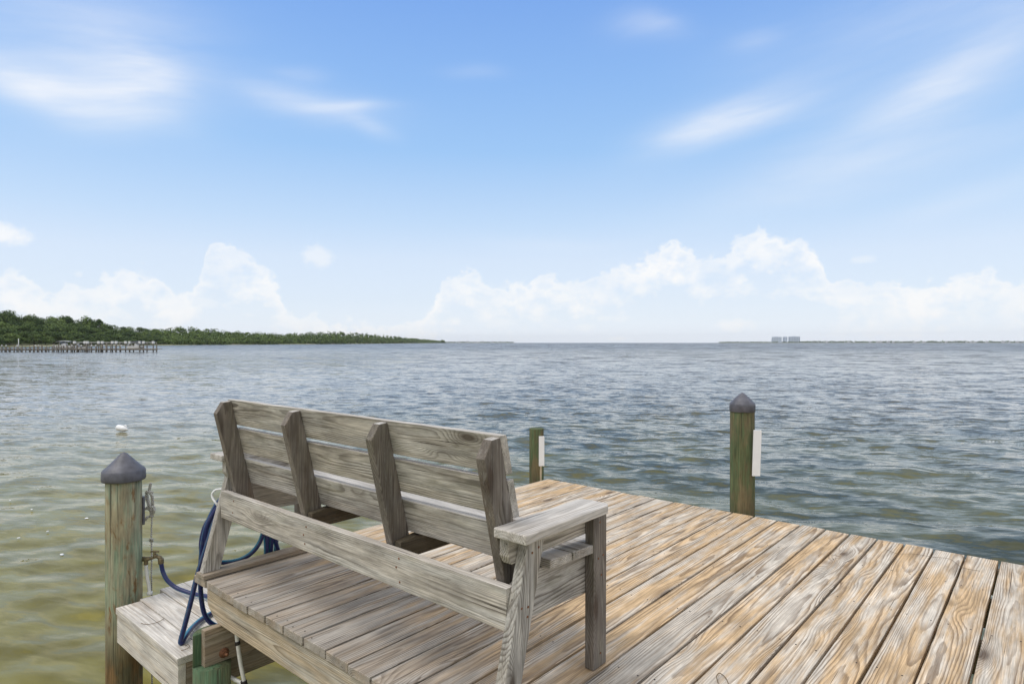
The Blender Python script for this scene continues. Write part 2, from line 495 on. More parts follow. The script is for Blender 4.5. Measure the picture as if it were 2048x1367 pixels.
def pile_mat(name, base, green, brown, rust=0.6):
    mt, t, b = material(name)
    pos = t.node('ShaderNodeTexCoord').outputs['Object']
    x, y, z = t.sep(pos)
    st = t.noise(t.comb(t.mul(x, 55.0), t.mul(y, 55.0), t.mul(z, 2.2)), 1.0, 6, 0.68)
    fine = t.noise(t.comb(t.mul(x, 190.0), t.mul(y, 190.0), t.mul(z, 7.0)), 1.0, 4, 0.65)
    blot = t.noise(t.comb(t.mul(x, 7.0), t.mul(y, 7.0), t.mul(z, 2.6)), 1.3, 4, 0.6)
    c = t.mix(t.ss(st, 0.36, 0.62), base, green)
    c = t.mix(t.mul(t.ss(blot, 0.44, 0.60), 0.80), c, brown)
    rs = t.mul(t.ss(t.noise(t.comb(t.mul(t.add(x, t.mul(z, 0.3)), 12.0), t.mul(y, 12.0), t.mul(z, 3.0)), 1.6, 5, 0.65), 0.54, 0.68), rust)
    c = t.mix(rs, c, (0.22, 0.11, 0.035))
    wet = t.ss(z, -0.45, -0.75)
    c = t.mix(t.mul(wet, 0.85), c, t.mix(t.ss(blot, 0.4, 0.6), (0.20, 0.10, 0.03), (0.09, 0.085, 0.045)))
    ck = t.mul(t.ss(t.noise(t.comb(t.mul(x, 75.0), t.mul(y, 75.0), t.mul(z, 1.2)), 1.0, 2), 0.64, 0.70), 0.7)
    c = t.mix(ck, c, (0.05, 0.045, 0.03))
    c = t.vm('SCALE', c, s=t.mul(t.lin(fine, 0.28, 0.72, 0.60, 1.36), t.lin(t.noise(t.comb(t.mul(x, 26.0), t.mul(y, 26.0), t.mul(z, 5.0)), 1.0, 4, 0.6), 0.3, 0.7, 0.72, 1.22)))
    t.put(b.inputs['Base Color'], c); b.inputs['Roughness'].default_value = 0.8
    b.inputs['Specular IOR Level'].default_value = 0.25
    t.put(b.inputs['Normal'], t.bump(t.sub(t.add(t.mul(fine, 0.5), st), t.mul(ck, 1.5)), 0.004, 0.7))
    return mt


M_PILE1 = pile_mat('grey_green_piling', (0.40, 0.375, 0.26), (0.25, 0.315, 0.215), (0.36, 0.30, 0.19), 0.9)
M_PILE2 = pile_mat('dark_olive_piling', (0.125, 0.125, 0.058), (0.085, 0.125, 0.060), (0.17, 0.13, 0.072), 0.15)
M_PILE3 = pile_mat('fresh_green_piling', (0.105, 0.145, 0.078), (0.085, 0.150, 0.082), (0.14, 0.15, 0.08), 0.1)
M_CAP = plain('dark_grey_rubber_cap', (0.105, 0.105, 0.125), 0.5, 0, 0.35, 22, 0.002)
M_WHITE = plain('white_vinyl', (0.86, 0.86, 0.86), 0.4, 0, 0.04, 14)
M_PVC = plain('white_pvc', (0.72, 0.71, 0.66), 0.4, 0, 0.12, 25)
M_TAN = plain('tan_stick', (0.48, 0.40, 0.27), 0.8, 0, 0.2, 40)
M_BRASS = plain('dull_brass', (0.19, 0.15, 0.085), 0.5, 0.55, 0.4, 60, 0.001)
M_RUST = plain('rusty_bolt', (0.22, 0.10, 0.05), 0.7, 0.3, 0.4, 80, 0.001)
M_IRON = plain('dark_iron', (0.035, 0.03, 0.028), 0.6, 0.4, 0.3, 60)
M_TWIG = plain('dry_twig', (0.16, 0.11, 0.06), 0.9, 0, 0.3, 60)


def hose_mat():
    mt, t, b = material('navy_hose')
    g = t.attr('wood')
    u, v, w = t.sep(g)
    stripe = t.m('MULTIPLY', t.ss(t.m('ABSOLUTE', t.sub(v, 0.5)), 0.17, 0.10), 1.0)
    n = t.noise(t.node('ShaderNodeTexCoord').outputs['Object'], 30, 4)
    c = t.mix(stripe, (0.012, 0.020, 0.105), (0.028, 0.20, 0.30))
    c = t.mix(t.mul(t.ss(n, 0.45, 0.75), 0.35), c, (0.10, 0.11, 0.13))
    t.put(b.inputs['Base Color'], c); b.inputs['Roughness'].default_value = 0.36
    return mt


M_HOSE = hose_mat()


def rope_mat():
    mt, t, b = material('weathered_rope')
    pos = t.node('ShaderNodeTexCoord').outputs['Object']
    wv = t.node('ShaderNodeTexWave', wave_type='BANDS', bands_direction='DIAGONAL')
    t.put(wv.inputs['Vector'], pos); wv.inputs['Scale'].default_value = 42; wv.inputs['Distortion'].default_value = 1.5
    c = t.mix(wv.outputs[1], (0.42, 0.40, 0.35), (0.66, 0.64, 0.58))
    t.put(b.inputs['Base Color'], c); b.inputs['Roughness'].default_value = 0.9
    t.put(b.inputs['Normal'], t.bump(wv.outputs[1], 0.003))
    return mt


M_ROPE = rope_mat()


def water_mat():
    mt, t, b = material('bay_water')
    geo = t.node('ShaderNodeNewGeometry')
    pos = geo.outputs['Position']
    x, y, z = t.sep(pos)
    f = t.add(t.mul(x, -SN), t.mul(y, CS))            # along the shore-parallel axis the waves come in on
    l = t.add(t.mul(x, CS), t.mul(y, SN))
    # wave axes: crests run mostly across, slightly turned
    ca, sa = math.cos(R(12)), math.sin(R(12))
    p = t.add(t.mul(f, ca), t.mul(l, sa)); q = t.sub(t.mul(l, ca), t.mul(f, sa))
    dist = t.m('SQRT', t.add(t.mul(x, x), t.mul(y, y)))
    # bottom: pale sand flat beside the dock, darker weed to the right and in deeper water
    sand = t.add(t.noise(t.comb(t.mul(p, 0.9), t.mul(q, 0.32), 0.0), 1.0, 4, 0.55, 0.8), 0.0)
    mott = t.noise(t.comb(t.mul(p, 3.4), t.mul(q, 1.1), 3.0), 1.0, 3, 0.55, 0.6)
    shallow = t.mix(t.ss(mott, 0.36, 0.66), (0.148, 0.122, 0.008), (0.215, 0.186, 0.034))
    weed = t.mix(t.ss(sand, 0.4, 0.65), (0.046, 0.052, 0.022), (0.098, 0.102, 0.042))
    big = t.noise(t.comb(t.mul(f, 0.16), t.mul(l, 0.07), 7.0), 1.0, 3, 0.55)
    deepm = t.ss(t.add(t.add(t.mul(l, 0.075), t.mul(f, 0.034)), t.mul(t.sub(big, 0.5), 1.1)), -0.10, 0.55)
    c = t.mix(deepm, shallow, weed)
    far = t.ss(t.add(dist, t.mul(t.sub(big, 0.5), 14.0)), 9.0, 30.0)
    c = t.mix(far, c, t.mix(t.ss(dist, 60.0, 350.0), t.mix(t.ss(t.div(l, t.m('MAXIMUM', f, 1.0)), -0.55, 0.1), (0.150, 0.148, 0.135), (0.075, 0.076, 0.062)), (0.040, 0.044, 0.046)))  # pale left sheen and dim far reflection put into the base colour
    t.put(b.inputs['Base Color'], c)
    b.inputs['IOR'].default_value = 1.333
    b.inputs['Specular Tint'].default_value = (1.0, 0.95, 0.86, 1)
    t.put(b.inputs['Roughness'], t.lin(dist, 5, 250, 0.03, 0.20))
    # slopes of the small ripples, independent of distance; gust patches change their strength
    n1 = t.noise(t.comb(t.mul(p, 5.0), t.mul(q, 1.35), 0.0), 1.0, 3, 0.6, 0.4, out=1)
    n2 = t.noise(t.comb(t.mul(p, 17.0), t.mul(q, 5.0), 5.0), 1.0, 3, 0.6, 0.3, out=1)
    n3 = t.noise(t.comb(t.mul(p, 1.4), t.mul(q, 0.40), 9.0), 1.0, 4, 0.65, 0.35, out=1)
    n4 = t.noise(t.comb(t.mul(p, 0.32), t.mul(q, 0.16), 4.0), 1.0, 5, 0.74, 0.3, out=1)
    n5 = t.noise(t.comb(t.mul(p, 0.040), t.mul(q, 0.050), 14.0), 1.0, 6, 0.78, 0.3, out=1)
    gust = t.noise(t.comb(t.mul(f, 0.035), t.mul(l, 0.012), 2.0), 1.0, 5, 0.6)
    gs = t.lin(gust, 0.34, 0.66, 0.80, 1.20)
    # the lee of the left shore is calmer
    lee = t.ss(t.div(l, t.m('MAXIMUM', f, 1.0)), -0.70, 0.40, 0.50, 1.20)
    gs = t.mul(gs, lee)
    def c2(nv, a):
        return t.vm('SCALE', t.vm('SUBTRACT', nv, (0.5, 0.5, 0.5)), s=a)
    s = t.vm('ADD', t.vm('ADD', c2(n1, t.mul(gs, t.lin(dist, 4, 18, 0.45, 1.10))), c2(n2, t.mul(gs, t.lin(dist, 4, 20, 0.36, 0.60)))),
             t.vm('ADD', c2(n3, t.mul(gs, t.lin(dist, 8, 40, 0.12, 0.85))), t.vm('ADD', c2(n4, t.mul(gs, t.lin(dist, 25, 90, 0.0, 1.6))), c2(n5, t.mul(gs, t.lin(dist, 100, 400, 0.0, 2.2))))))
    sx, sy, sz = t.sep(s)
    # p-slope dominates: back to world axes
    # wind waves: the faces turned to the deck are the steep ones
    sk = t.lin(dist, 8, 120, 0.15, 0.75)
    px_ = t.add(t.mul(t.m('MINIMUM', sx, 0.0), t.add(1.0, sk)), t.mul(t.m('MAXIMUM', sx, 0.0), t.sub(1.0, sk)))
    pf, ql = px_, t.mul(sy, 0.45)
    fx = t.sub(t.mul(pf, ca), t.mul(ql, sa)); lx = t.add(t.mul(pf, sa), t.mul(ql, ca))
    wx = t.add(t.mul(fx, -SN), t.mul(lx, CS)); wy = t.add(t.mul(fx, CS), t.mul(lx, SN))
    nn = t.vm('NORMALIZE', t.vm('ADD', geo.outputs['Normal'], t.comb(wx, wy, 0.0)))
    t.put(b.inputs['Normal'], nn)
    return mt


M_WATER = water_mat()


def leaf_mat(name, dark, light):
    mt, t, b = material(name)
    r = t.attr('rnd', 'Fac')
    n = t.noise(t.node('ShaderNodeNewGeometry').outputs['Position'], 0.12, 4, 0.6)
    ob = t.node('ShaderNodeObjectInfo').outputs['Random']
    f = t.add(t.mul(r, 0.55), t.add(t.mul(n, 0.5), t.mul(t.sub(ob, .5), .25)))
    c = t.mix(t.ss(f, 0.30, 0.78), dark, light)
    t.put(b.inputs['Base Color'], c); b.inputs['Roughness'].default_value = 0.8
    b.inputs['Specular IOR Level'].default_value = 0.15
    return mt


M_LEAF = leaf_mat('leaf_green', (0.050, 0.088, 0.024), (0.145, 0.205, 0.056))
M_BARK = plain('bark', (0.10, 0.08, 0.06), 0.9, 0, 0.3, 2)


def shore_mat():
    mt, t, b = material('shore_ground')
    pos = t.node('ShaderNodeNewGeometry').outputs['Position']
    x, y, z = t.sep(pos)
    n = t.noise(pos, 0.05, 5, 0.6)
    m = t.ss(t.add(z, t.mul(t.sub(n, 0.5), 1.6)), WATER + 0.75, WATER + 1.5)
    c = t.mix(m, t.mix(t.ss(n, 0.40, 0.55), (0.34, 0.31, 0.22), (0.20, 0.21, 0.085)), (0.105, 0.125, 0.045))
    t.put(b.inputs['Base Color'], c); b.inputs['Roughness'].default_value = 0.95
    return mt


M_SHORE = shore_mat()
import numpy as np
# ---------------------------------------------------------------- setting: seabed, water, shores
def polar_mesh(name, mat, r0, r1, nr, na, half, zf):
    rad = r0 * (r1 / r0) ** (np.arange(nr) / (nr - 1))
    ang = np.linspace(-half, half, na)
    A, D = np.meshgrid(ang, rad)
    f = D * np.cos(A); l = D * np.sin(A)
    x = -SN * f + CS * l; y = CS * f + SN * l
    dr = np.gradient(rad)[:, None] * np.ones_like(A)
    z = zf(f, l, D, dr)
    co = np.stack([x, y, z], -1).reshape(-1, 3).astype(np.float32)
    i = np.arange(nr - 1)[:, None] * na + np.arange(na - 1)[None, :]
    q = np.stack([i, i + 1, i + na + 1, i + na], -1).reshape(-1, 4)
    me = bpy.data.meshes.new(name)
    me.vertices.add(len(co)); me.vertices.foreach_set('co', co.ravel())
    me.loops.add(q.size); me.loops.foreach_set('vertex_index', q.ravel().astype(np.int32))
    me.polygons.add(len(q)); me.polygons.foreach_set('loop_start', (np.arange(len(q)) * 4).astype(np.int32))
    me.polygons.foreach_set('use_smooth', np.ones(len(q), bool))
    me.update(calc_edges=True); me.validate()
    me.materials.append(mat)
    o = bpy.data.objects.new(name, me); col.objects.link(o)
    return o


def waves(f, l, D, dr):
    g = np.random.default_rng(5)
    z = np.zeros_like(f)
    for k in range(46):
        lam = 0.26 * (3.6 / 0.26) ** (k / 45) * g.uniform(0.9, 1.1)
        th = R(12) + g.normal(0, R(38))
        kx = 2 * np.pi / lam
        ph = g.uniform(0, 6.28)
        amp = 0.0046 * lam ** 0.70 * min(1.0, 1.5 / lam)
        w = np.clip(lam / (dr * 3.2) - 0.7, 0, 1)
        s = np.sin(kx * (f * np.cos(th) + l * np.sin(th)) + ph + 0.9 * np.sin(0.35 * kx * (l * np.cos(th) - f * np.sin(th)) + ph * 3))
        z += amp * w * (s + 0.22 * np.cos(2 * (kx * (f * np.cos(th) + l * np.sin(th)) + ph)))
    calm = 0.62 + 0.38 * np.clip((l / np.maximum(f, 1) + 0.6) / 0.7, 0, 1)
    return WATER + z * calm


tag(polar_mesh('water', M_WATER, 1.2, 5700, 780, 860, R(82), waves), kind='structure')
sb = MB(); box(sb, -5750, 5750, -5750, 5750, -4.0, -3.0)
tag(sb.build('seabed', M_SHORE), kind='structure')

# the wooded left shore, as bearing, distance of the water's edge, height of the tree tops above the water
SH = [(-900, 190, 17), (-500, 225, 17), (-200, 265, 17), (0, 312, 17.6), (60, 330, 15.6), (130, 360, 16.4), (180, 395, 16.6), (220, 425, 14.6), (260, 450, 13.2), (310, 490, 12.2),
      (350, 520, 14.6), (420, 590, 14.9), (480, 640, 12.6), (560, 740, 12.6), (640, 850, 15.6), (680, 920, 18.4), (740, 1200, 18.8), (800, 1550, 16.5), (850, 2050, 12.5), (893, 2900, 7.0)]


def shore(px):
    for a, b in zip(SH, SH[1:]):
        if a[0] <= px <= b[0]:
            t = (px - a[0]) / (b[0] - a[0])
            return math.exp(math.log(a[1]) * (1 - t) + math.log(b[1]) * t), a[2] * (1 - t) + b[2] * t
    return SH[-1][1], SH[-1][2]


lm = MB()
prof = [(-12, -0.7), (0, 0.0), (5, 0.35), (16, 0.7), (30, 1.6), (60, 4.5), (110, 6.5), (400, 6.5)]
vs, fs = [], []
pxs = list(range(-900, 896, 12))
for px in pxs:
    d, h = shore(px)
    k = min(1.0, h / 14)
    for o, zz in prof:
        dd = d * (1 + 0.010 * math.sin(px * 0.05) + 0.006 * math.sin(px * 0.13)) + o * (1 if d < 1200 else d / 1200)
        x, y = plan(px, dd)
        vs.append((x, y, WATER + zz * k))
np_ = len(prof)
for i in range(len(pxs) - 1):
    for j in range(np_ - 1):
        fs.append((i * np_ + j, (i + 1) * np_ + j, (i + 1) * np_ + j + 1, i * np_ + j + 1))
lm.raw(vs, fs, True)
tag(lm.build('left_shore', M_SHORE), kind='structure')


def crown(mb, c, H, Wd, nl, nq, q, g, lean=0.0):
    """Leaf-clump faces spread over several uneven lobes inside a crown of height H and width Wd centred on c."""
    lobes = []
    for i in range(nl):
        a = g.uniform(0, 6.283); rr = Wd * 0.5 * math.sqrt(g.random()) * 0.72; zz = g.uniform(-0.42, 0.40)
        taper = 1 - max(0, zz) * 1.0
        lobes.append((c[0] + math.cos(a) * rr * taper + lean * zz * H, c[1] + math.sin(a) * rr * taper, c[2] + zz * H, Wd * g.uniform(0.17, 0.30), g.random()))
    for (x, y, z, r, rv) in lobes:
        for k in range(nq):
            d = Vector((g.gauss(0, 1), g.gauss(0, 1), g.gauss(0.25, 0.9))).normalized()
            p = Vector((x, y, z)) + Vector((d.x, d.y, d.z * 0.8)) * r * g.uniform(0.72, 1.10)
            nrm = (d + Vector((g.gauss(0, .32), g.gauss(0, .32), g.gauss(0.25, .32)))).normalized()
            t1 = nrm.orthogonal().normalized(); t2 = nrm.cross(t1); an = g.uniform(0, 6.28)
            e1 = (t1 * math.cos(an) + t2 * math.sin(an)) * q * g.uniform(0.6, 1.2); e2 = (t2 * math.cos(an) - t1 * math.sin(an)) * q * g.uniform(0.45, 0.9)
            mb.raw([p - e1 - e2 * .4, p - e2, p + e1 - e2 * .2, p + e1 * .3 + e2], [(0, 1, 2, 3)], False, min(1, max(0, rv * 0.75 + g.uniform(0, .25))))


def trunk(mb, x, y, z0, z1, r, g, lean=0.0):
    pts = [(x + lean * t * (z1 - z0) + g.uniform(-.15, .15) * t, y + g.uniform(-.15, .15) * t, z0 + (z1 - z0) * t) for t in (0, .35, .7, 1)]
    v, f = tube(pts, lambda t: r * (1 - 0.75 * t), 6, sub=2); mb.raw(v, f)
    for k in range(4):
        a = g.uniform(0, 6.28); zb = z0 + (z1 - z0) * g.uniform(.4, .8)
        v, f = tube([(x, y, zb), (x + math.cos(a) * 1.2, y + math.sin(a) * 1.2, zb + 1.0), (x + math.cos(a) * 2.4, y + math.sin(a) * 2.4, zb + 2.4)], lambda t: r * .4 * (1 - .8 * t), 5, sub=2)
        mb.raw(v, f)


tg = random.Random(21)
crowns, trunks = [], []
TG = 'broad leafy trees on the near left shore'
TL = 'broad leafy green tree crowded in the wooded bank behind the far dock'
for k in range(7):
    cm, tm_ = MB(), MB()
    crown(cm, (0, 0, 6.6), 10.5, 12.0, 16, 110, 0.50, tg, tg.uniform(-.08, .08))
    trunk(tm_, 0, 0, -1.0, 10.0, 0.28, tg)
    crowns.append(cm); trunks.append(tm_)
protos = []
for k in range(7):
    r_ = thing('leafy_tree', TL, 'tree', (0, 0, 0), TG)
    crowns[k].build('crown', M_LEAF, r_); trunks[k].build('trunk', M_BARK, r_)
    protos.append(r_)


def place_tree(k, x, y, z, s, rot, first):
    r_ = protos[k] if first else protos[k].copy()
    if not first:
        col.objects.link(r_)
        for ch in list(protos[k].children):
            c_ = ch.copy(); col.objects.link(c_); c_.parent = r_
    r_.location = (x, y, z); r_.scale = (s[0], s[0], s[1]); r_.rotation_euler = (0, 0, rot)
    return r_


used = set()
rows = [(12, 0.26), (18, 0.42), (26, 0.58), (40, 0.76), (56, 0.90), (74, 1.0)]
wood = MB()
for ri, (off, frac) in enumerate(rows):
    px = -620.0 + tg.uniform(0, 20)
    while px < 890:
        d, h = shore(px)
        dd = d + off * (1 if d < 1000 else d / 1000) + tg.uniform(-4, 4)
        x, y = plan(px, dd)
        topz = WATER + h * frac * tg.uniform(0.94, 1.05) * (dd / d if frac > .95 else 1)
        base = WATER + max(0.4, min(6.0, off * 0.075)) * min(1, h / 14)
        th = max(3.0, topz - base)
        wd = tg.uniform(0.85, 1.25)
        if px < 330 and not (ri < 2 and 30 < px < 112 and tg.random() < 0.6):
            k = tg.randrange(7)
            place_tree(k, x, y, base, (wd * min(1.0, 0.55 + th / 26), th / 12.3), tg.uniform(0, 6.28), k not in used); used.add(k)
        elif px >= 330:
            q = 0.55 + d / 1500
            crown(wood, (x, y, base + th * .52), th * .95, 12.5 * wd, 11, 32 if d < 700 else 18, q * .85, tg)
        px += ((8.5 if ri == 0 else 6.4) * tg.uniform(.75, 1.3)) * FOC / dd if d < 1000 else max(4.0, 9 * FOC / dd)
for k in range(7):
    if k not in used:
        for ch in list(protos[k].children): bpy.data.objects.remove(ch)
        bpy.data.objects.remove(protos[k])
tag(wood.build('woodland', M_LEAF), 'unbroken green wood running along the left shore to the horizon', 'woodland', kind='stuff')


def lone_tree(px, d, topy, wid, label, lean, seed, base=None):
    g = random.Random(seed)
    x, y = plan(px, d)
    ztop = at(px, topy, d).z
    zb = WATER + 1.0 if base is None else base
    H = ztop - zb
    r_ = thing('leafy_tree', label, 'tree', (x, y, zb), None)
    cm, tm_ = MB(), MB()
    crown(cm, (lean * H * .8, 0, H * .80), H * .42, wid, 8, 60, 0.55 * max(1, d / 420), g, lean)
    trunk(tm_, 0, 0, -0.6, H * .85, H * .018, g, lean)
    cm.build('crown', M_LEAF, r_); tm_.build('trunk', M_BARK, r_)


lone_tree(8, 385, 622, 12.5, 'tallest dense tree at the left edge rising above the other tree tops', 0.0, 3)
lone_tree(136, 430, 632, 7.5, 'thin crowned tree leaning left above the wooded bank behind the far dock', -0.10, 4)
lone_tree(176, 455, 636, 13.0, 'wide domed tree standing above the wood over the white boat', 0.02, 5)
lone_tree(199, 460, 638, 4.2, 'small spindly tree top beside the wide domed tree', 0.05, 6)
lone_tree(885, 2700, 681, 17, 'last dark tree at the far right tip of the wooded point', 0.0, 8)

# ---------------------------------------------------------------- far shores with houses and towers
def strip(name, px0, px1, d, hmax, mat=M_SHORE):
    mb = MB(); vs, fs = [], []
    n = 50
    for i in range(n + 1):
        px = px0 + (px1 - px0) * i / n
        e = math.sin(math.pi * min(1, max(0, i / n))) ** 0.4
        for o, zz in ((-20, -1.5), (0, 0.4), (40, hmax * .5), (300, hmax)):
            x, y = plan(px, d + o); vs.append((x, y, WATER + zz * (e if zz > 0 else 1)))
    for i in range(n):
        for j in range(3): fs.append((i * 4 + j, (i + 1) * 4 + j, (i + 1) * 4 + j + 1, i * 4 + j + 1))
    mb.raw(vs, fs); tag(mb.build(name, mat), kind='structure')


strip('far_right_shore', 1425, 2200, 4400, 4.0)
strip('far_left_shore', 880, 1030, 5200, 4.0)
fw = MB(); g = random.Random(9)
for px0, px1, d, hh in ((1600, 2200, 4420, 11), (1440, 1620, 4450, 4.5), (885, 1025, 5220, 6)):
    px = px0
    while px < px1:
        dd = d + g.uniform(0, 120); x, y = plan(px, dd)
        k = 1 if px < 1990 or px > 2100 else 1.2
        H = hh * g.uniform(0.55, 1.1) * k
        crown(fw, (x, y, WATER + 1.5 + H * .5), H, 26, 4, 9, 4.2, g)
        px += g.uniform(2.5, 5.5)
tag(fw.build('far_woodland', M_LEAF), 'low dark line of trees along the far right shore on the horizon', 'woodland', kind='stuff')

M_HWALL = plain('house_wall', (0.74, 0.73, 0.70), 0.8, 0, 0.1, 1)
M_HROOF = plain('house_roof', (0.42, 0.42, 0.44), 0.8, 0, 0.2, 1)
M_GLASS = plain('dark_glass', (0.10, 0.13, 0.16), 0.15, 0, 0.2, 1)


def house_at(px, d, w, h, label, group):
    x, y = plan(px, d)
    r_ = thing('waterfront_house', label, 'house', (x, y, WATER + 2.5), group)
    ya = YAW + g.uniform(-.3, .3)
    r_.rotation_euler = (0, 0, ya)
    a = MB(); box(a, -w / 2, w / 2, -5, 5, -1.5, h); a.build('wall', M_HWALL, r_)
    b_ = MB(); b_.add_bm(prism_bm([(-5.6, h), (5.6, h), (0, h + 3.0)], w + 1.0, 0), frame((-w / 2 - .5, 0, 0), (0, 1, 0), (0, 0, 1), (1, 0, 0))); b_.build('roof', M_HROOF, r_)
    c_ = MB()
    for i in range(3): box(c_, -w / 2 + w * (i + .25) / 3, -w / 2 + w * (i + .75) / 3, -5.08, -5.0 + .02, h * .35, h * .75)
    c_.build('window', M_GLASS, r_)


for px in (1655, 1698, 1742, 1756, 1764, 1775, 1788, 1828, 1846, 1893, 1934, 1941, 1949, 1972, 2008, 2021, 2035):
    house_at(px + g.uniform(-2, 2), 4380 + g.uniform(-8, 20), g.uniform(10, 20), g.uniform(5, 8.5), 'pale house among the low trees of the far right shore', 'houses on the far right shore')
for px in (918, 935, 952, 966, 985):
    house_at(px, 5170, g.uniform(14, 24), g.uniform(5, 9), 'pale house on the low spit just beyond the wooded point', 'houses beyond the wooded point')

M_TOW = plain('haze_blue_tower_wall', (0.55, 0.62, 0.74), 0.8, 0, 0.06, .02)  # pale blue of distant haze put into the wall colour
M_TOW2 = plain('haze_blue_tower_recess', (0.33, 0.39, 0.50), 0.6, 0, 0.1, .02)  # recesses tinted with the same painted haze


def tower(px0, px1, py, d, label, notch=0):
    pc = (px0 + px1) / 2
    x, y = plan(pc, d)
    w = (px1 - px0) * d / FOC; H = at(pc, py, d).z - WATER
    r_ = thing('apartment_tower', label, 'tower', (x, y, WATER), None)
    r_.rotation_euler = (0, 0, YAW - math.atan((pc - 1024) / FOC) * 0.9)
    a = MB()
    a.add_bm(prism_bm([(-w / 2, 0), (w / 2, 0), (w / 2, H), (-w / 2 + notch * 2.2, H), (-w / 2 + notch * 1.4, H * .93), (-w / 2, H * .55)], 22, 0), frame((0, 11, 0), (1, 0, 0), (0, 0, 1), (0, -1, 0)))
    a.build('wall', M_TOW, r_)
    nb = max(2, int(w / 11))
    for i in range(nb):
        xa = -w / 2 + w * (i + .30) / nb + notch; xb = -w / 2 + w * (i + .80) / nb
        m_ = MB()
        for s in range(int(H / 3.2) - 1):
            box(m_, xa, xb, -11.25, -10.9, 3 + s * 3.2, 3 + s * 3.2 + 2.3)
        m_.build('window', M_TOW2, r_)
    p_ = MB(); box(p_, -w * .18, w * .12, -4, 6, H, H + 2.2); p_.build('roof_house', M_TOW, r_)


tower(1543.7, 1562.4, 673.3, 4560, 'left wide block of the three pale towers on the right horizon', 2.5)
tower(1565.8, 1574.2, 673.3, 4560, 'narrow middle block of the three pale towers on the right horizon')
tower(1577.8, 1598.9, 672.6, 4560, 'right wide block of the three pale towers on the right horizon')
pv = MB(); x0_, y0_ = plan(1571, 4540); box(pv, -34, 34, -8, 8, 0, 5.5, 0, Matrix.Translation((x0_, y0_, WATER)) @ Matrix.Rotation(YAW - .4, 4, 'Z'))
tag(pv.build('low_building', M_HWALL), 'long low white building at the foot of the pale towers', 'building')

# ---------------------------------------------------------------- far dock on the left, its boat lifts and boats
M_DPOST = plain('grey_dock_timber', (0.16, 0.145, 0.12), 0.9, 0, 0.35, 1.2)
M_DTOP = plain('far_dock_boards', (0.30, 0.27, 0.22), 0.9, 0, 0.25, 1.2)
M_NAVY = plain('navy_canvas', (0.03, 0.04, 0.09), 0.8, 0, 0.2, 3)
M_GREYC = plain('grey_canvas', (0.42, 0.43, 0.45), 0.8, 0, 0.15, 3)
M_HULL = plain('white_hull', (0.78, 0.78, 0.77), 0.3, 0, 0.05, 2)
g = random.Random(4)
d0 = 149.0
ox, oy = plan(150, d0)
ddir = (Vector((*plan(315, 150.5), 0)) - Vector((*plan(-150, 148.0), 0))).normalized()
dang = math.atan2(ddir.y, ddir.x)
dock = thing('far_dock', 'long low grey timber dock on many thin posts by the left shore', 'dock', (ox, oy, WATER))
dock.rotation_euler = (0, 0, dang)
PXM = d0 / FOC            # metres per pixel there


def dx_(px): return (px - 150) * PXM


a = MB(); box(a, dx_(-280), dx_(316), -1.0, 1.0, 0.62, 0.76); a.build('deck_boards', M_DTOP, dock)
a = MB(); box(a, dx_(-280), dx_(315), -0.98, -0.90, 0.40, 0.618); a.build('side_beam', M_DPOST, dock)
a = MB(); box(a, dx_(92), dx_(316) - 2.2, 2.9, 3.5, 0.66, 0.78); a.build('finger_walkway', M_DTOP, dock)
px = -120.0; n_ = 0
while px < 317 and n_ < 88:
    for yy in (-1.12, 1.12):
        m_ = MB(); tall = 1.25 + g.uniform(-.15, .35) + (0.4 if px > 100 and g.random() < .5 else 0)
        v, f = lathe([(0.13, -2.6), (0.13, 0), (0.12, tall)], 8, (dx_(px + g.uniform(-1.2, 1.2)), yy, 0)); m_.raw(v, f)
        if px < 150 and g.random() < .6:
            pass
        m_.build('post', M_DPOST, dock); n_ += 1
    px += 7.6 if px < 90 else 9.4
for px in (4, 16, 24, 45, 80, 86, 150, 168, 188, 196, 212, 245):
    m_ = MB(); v, f = lathe([(0.17, 1.42), (0.17, 1.50), (0.01, 1.68)], 8, (dx_(px), -1.12, 0)); m_.raw(v, f); m_.build('post_cap', M_HULL, dock)

LG = 'boat lifts along the far dock'
LL = 'boat lift of tall posts, cross beam and white motor boxes on the far dock'
lifts = [(149.5, 168.5), (174.5, 195.5), (204, 222.5), (231, 248.5), (258, 276.5), (285, 303)]
LLS = ['empty boat lift next to the large white boat', 'empty second boat lift to the right of the large white boat', 'third boat lift from the large white boat, at the middle of the row',
       'boat lift just left of the navy canopied boat', 'boat lift carrying the navy canopied boat', 'last boat lift at the right end of the far dock']
for i, (pa, pb) in enumerate(lifts):
    L_ = thing('boat_lift', LLS[i], 'boat lift', (ox, oy, WATER), LG)
    L_.rotation_euler = (0, 0, dang)
    for pxx in (pa - .6, pb + .6):
        for yy in (1.3, 2.9):
            m_ = MB(); v, f = lathe([(0.14, -2.6), (0.14, 0), (0.12, 2.25)], 8, (dx_(pxx) - .8, yy, 0)); m_.raw(v, f); m_.build('post', M_DPOST, L_)
        m_ = MB(); box(m_, dx_(pxx) - 1.02, dx_(pxx) - .58, 1.02, 1.57, 1.96, 2.55, 0.04); m_.build('motor_box', M_HULL, L_)
    for yy in (1.3, 2.9):
        m_ = MB(); box(m_, dx_(pa) - .8, dx_(pb) - .8, yy - .06, yy + .06, 2.22, 2.33); m_.build('beam', M_HULL, L_)


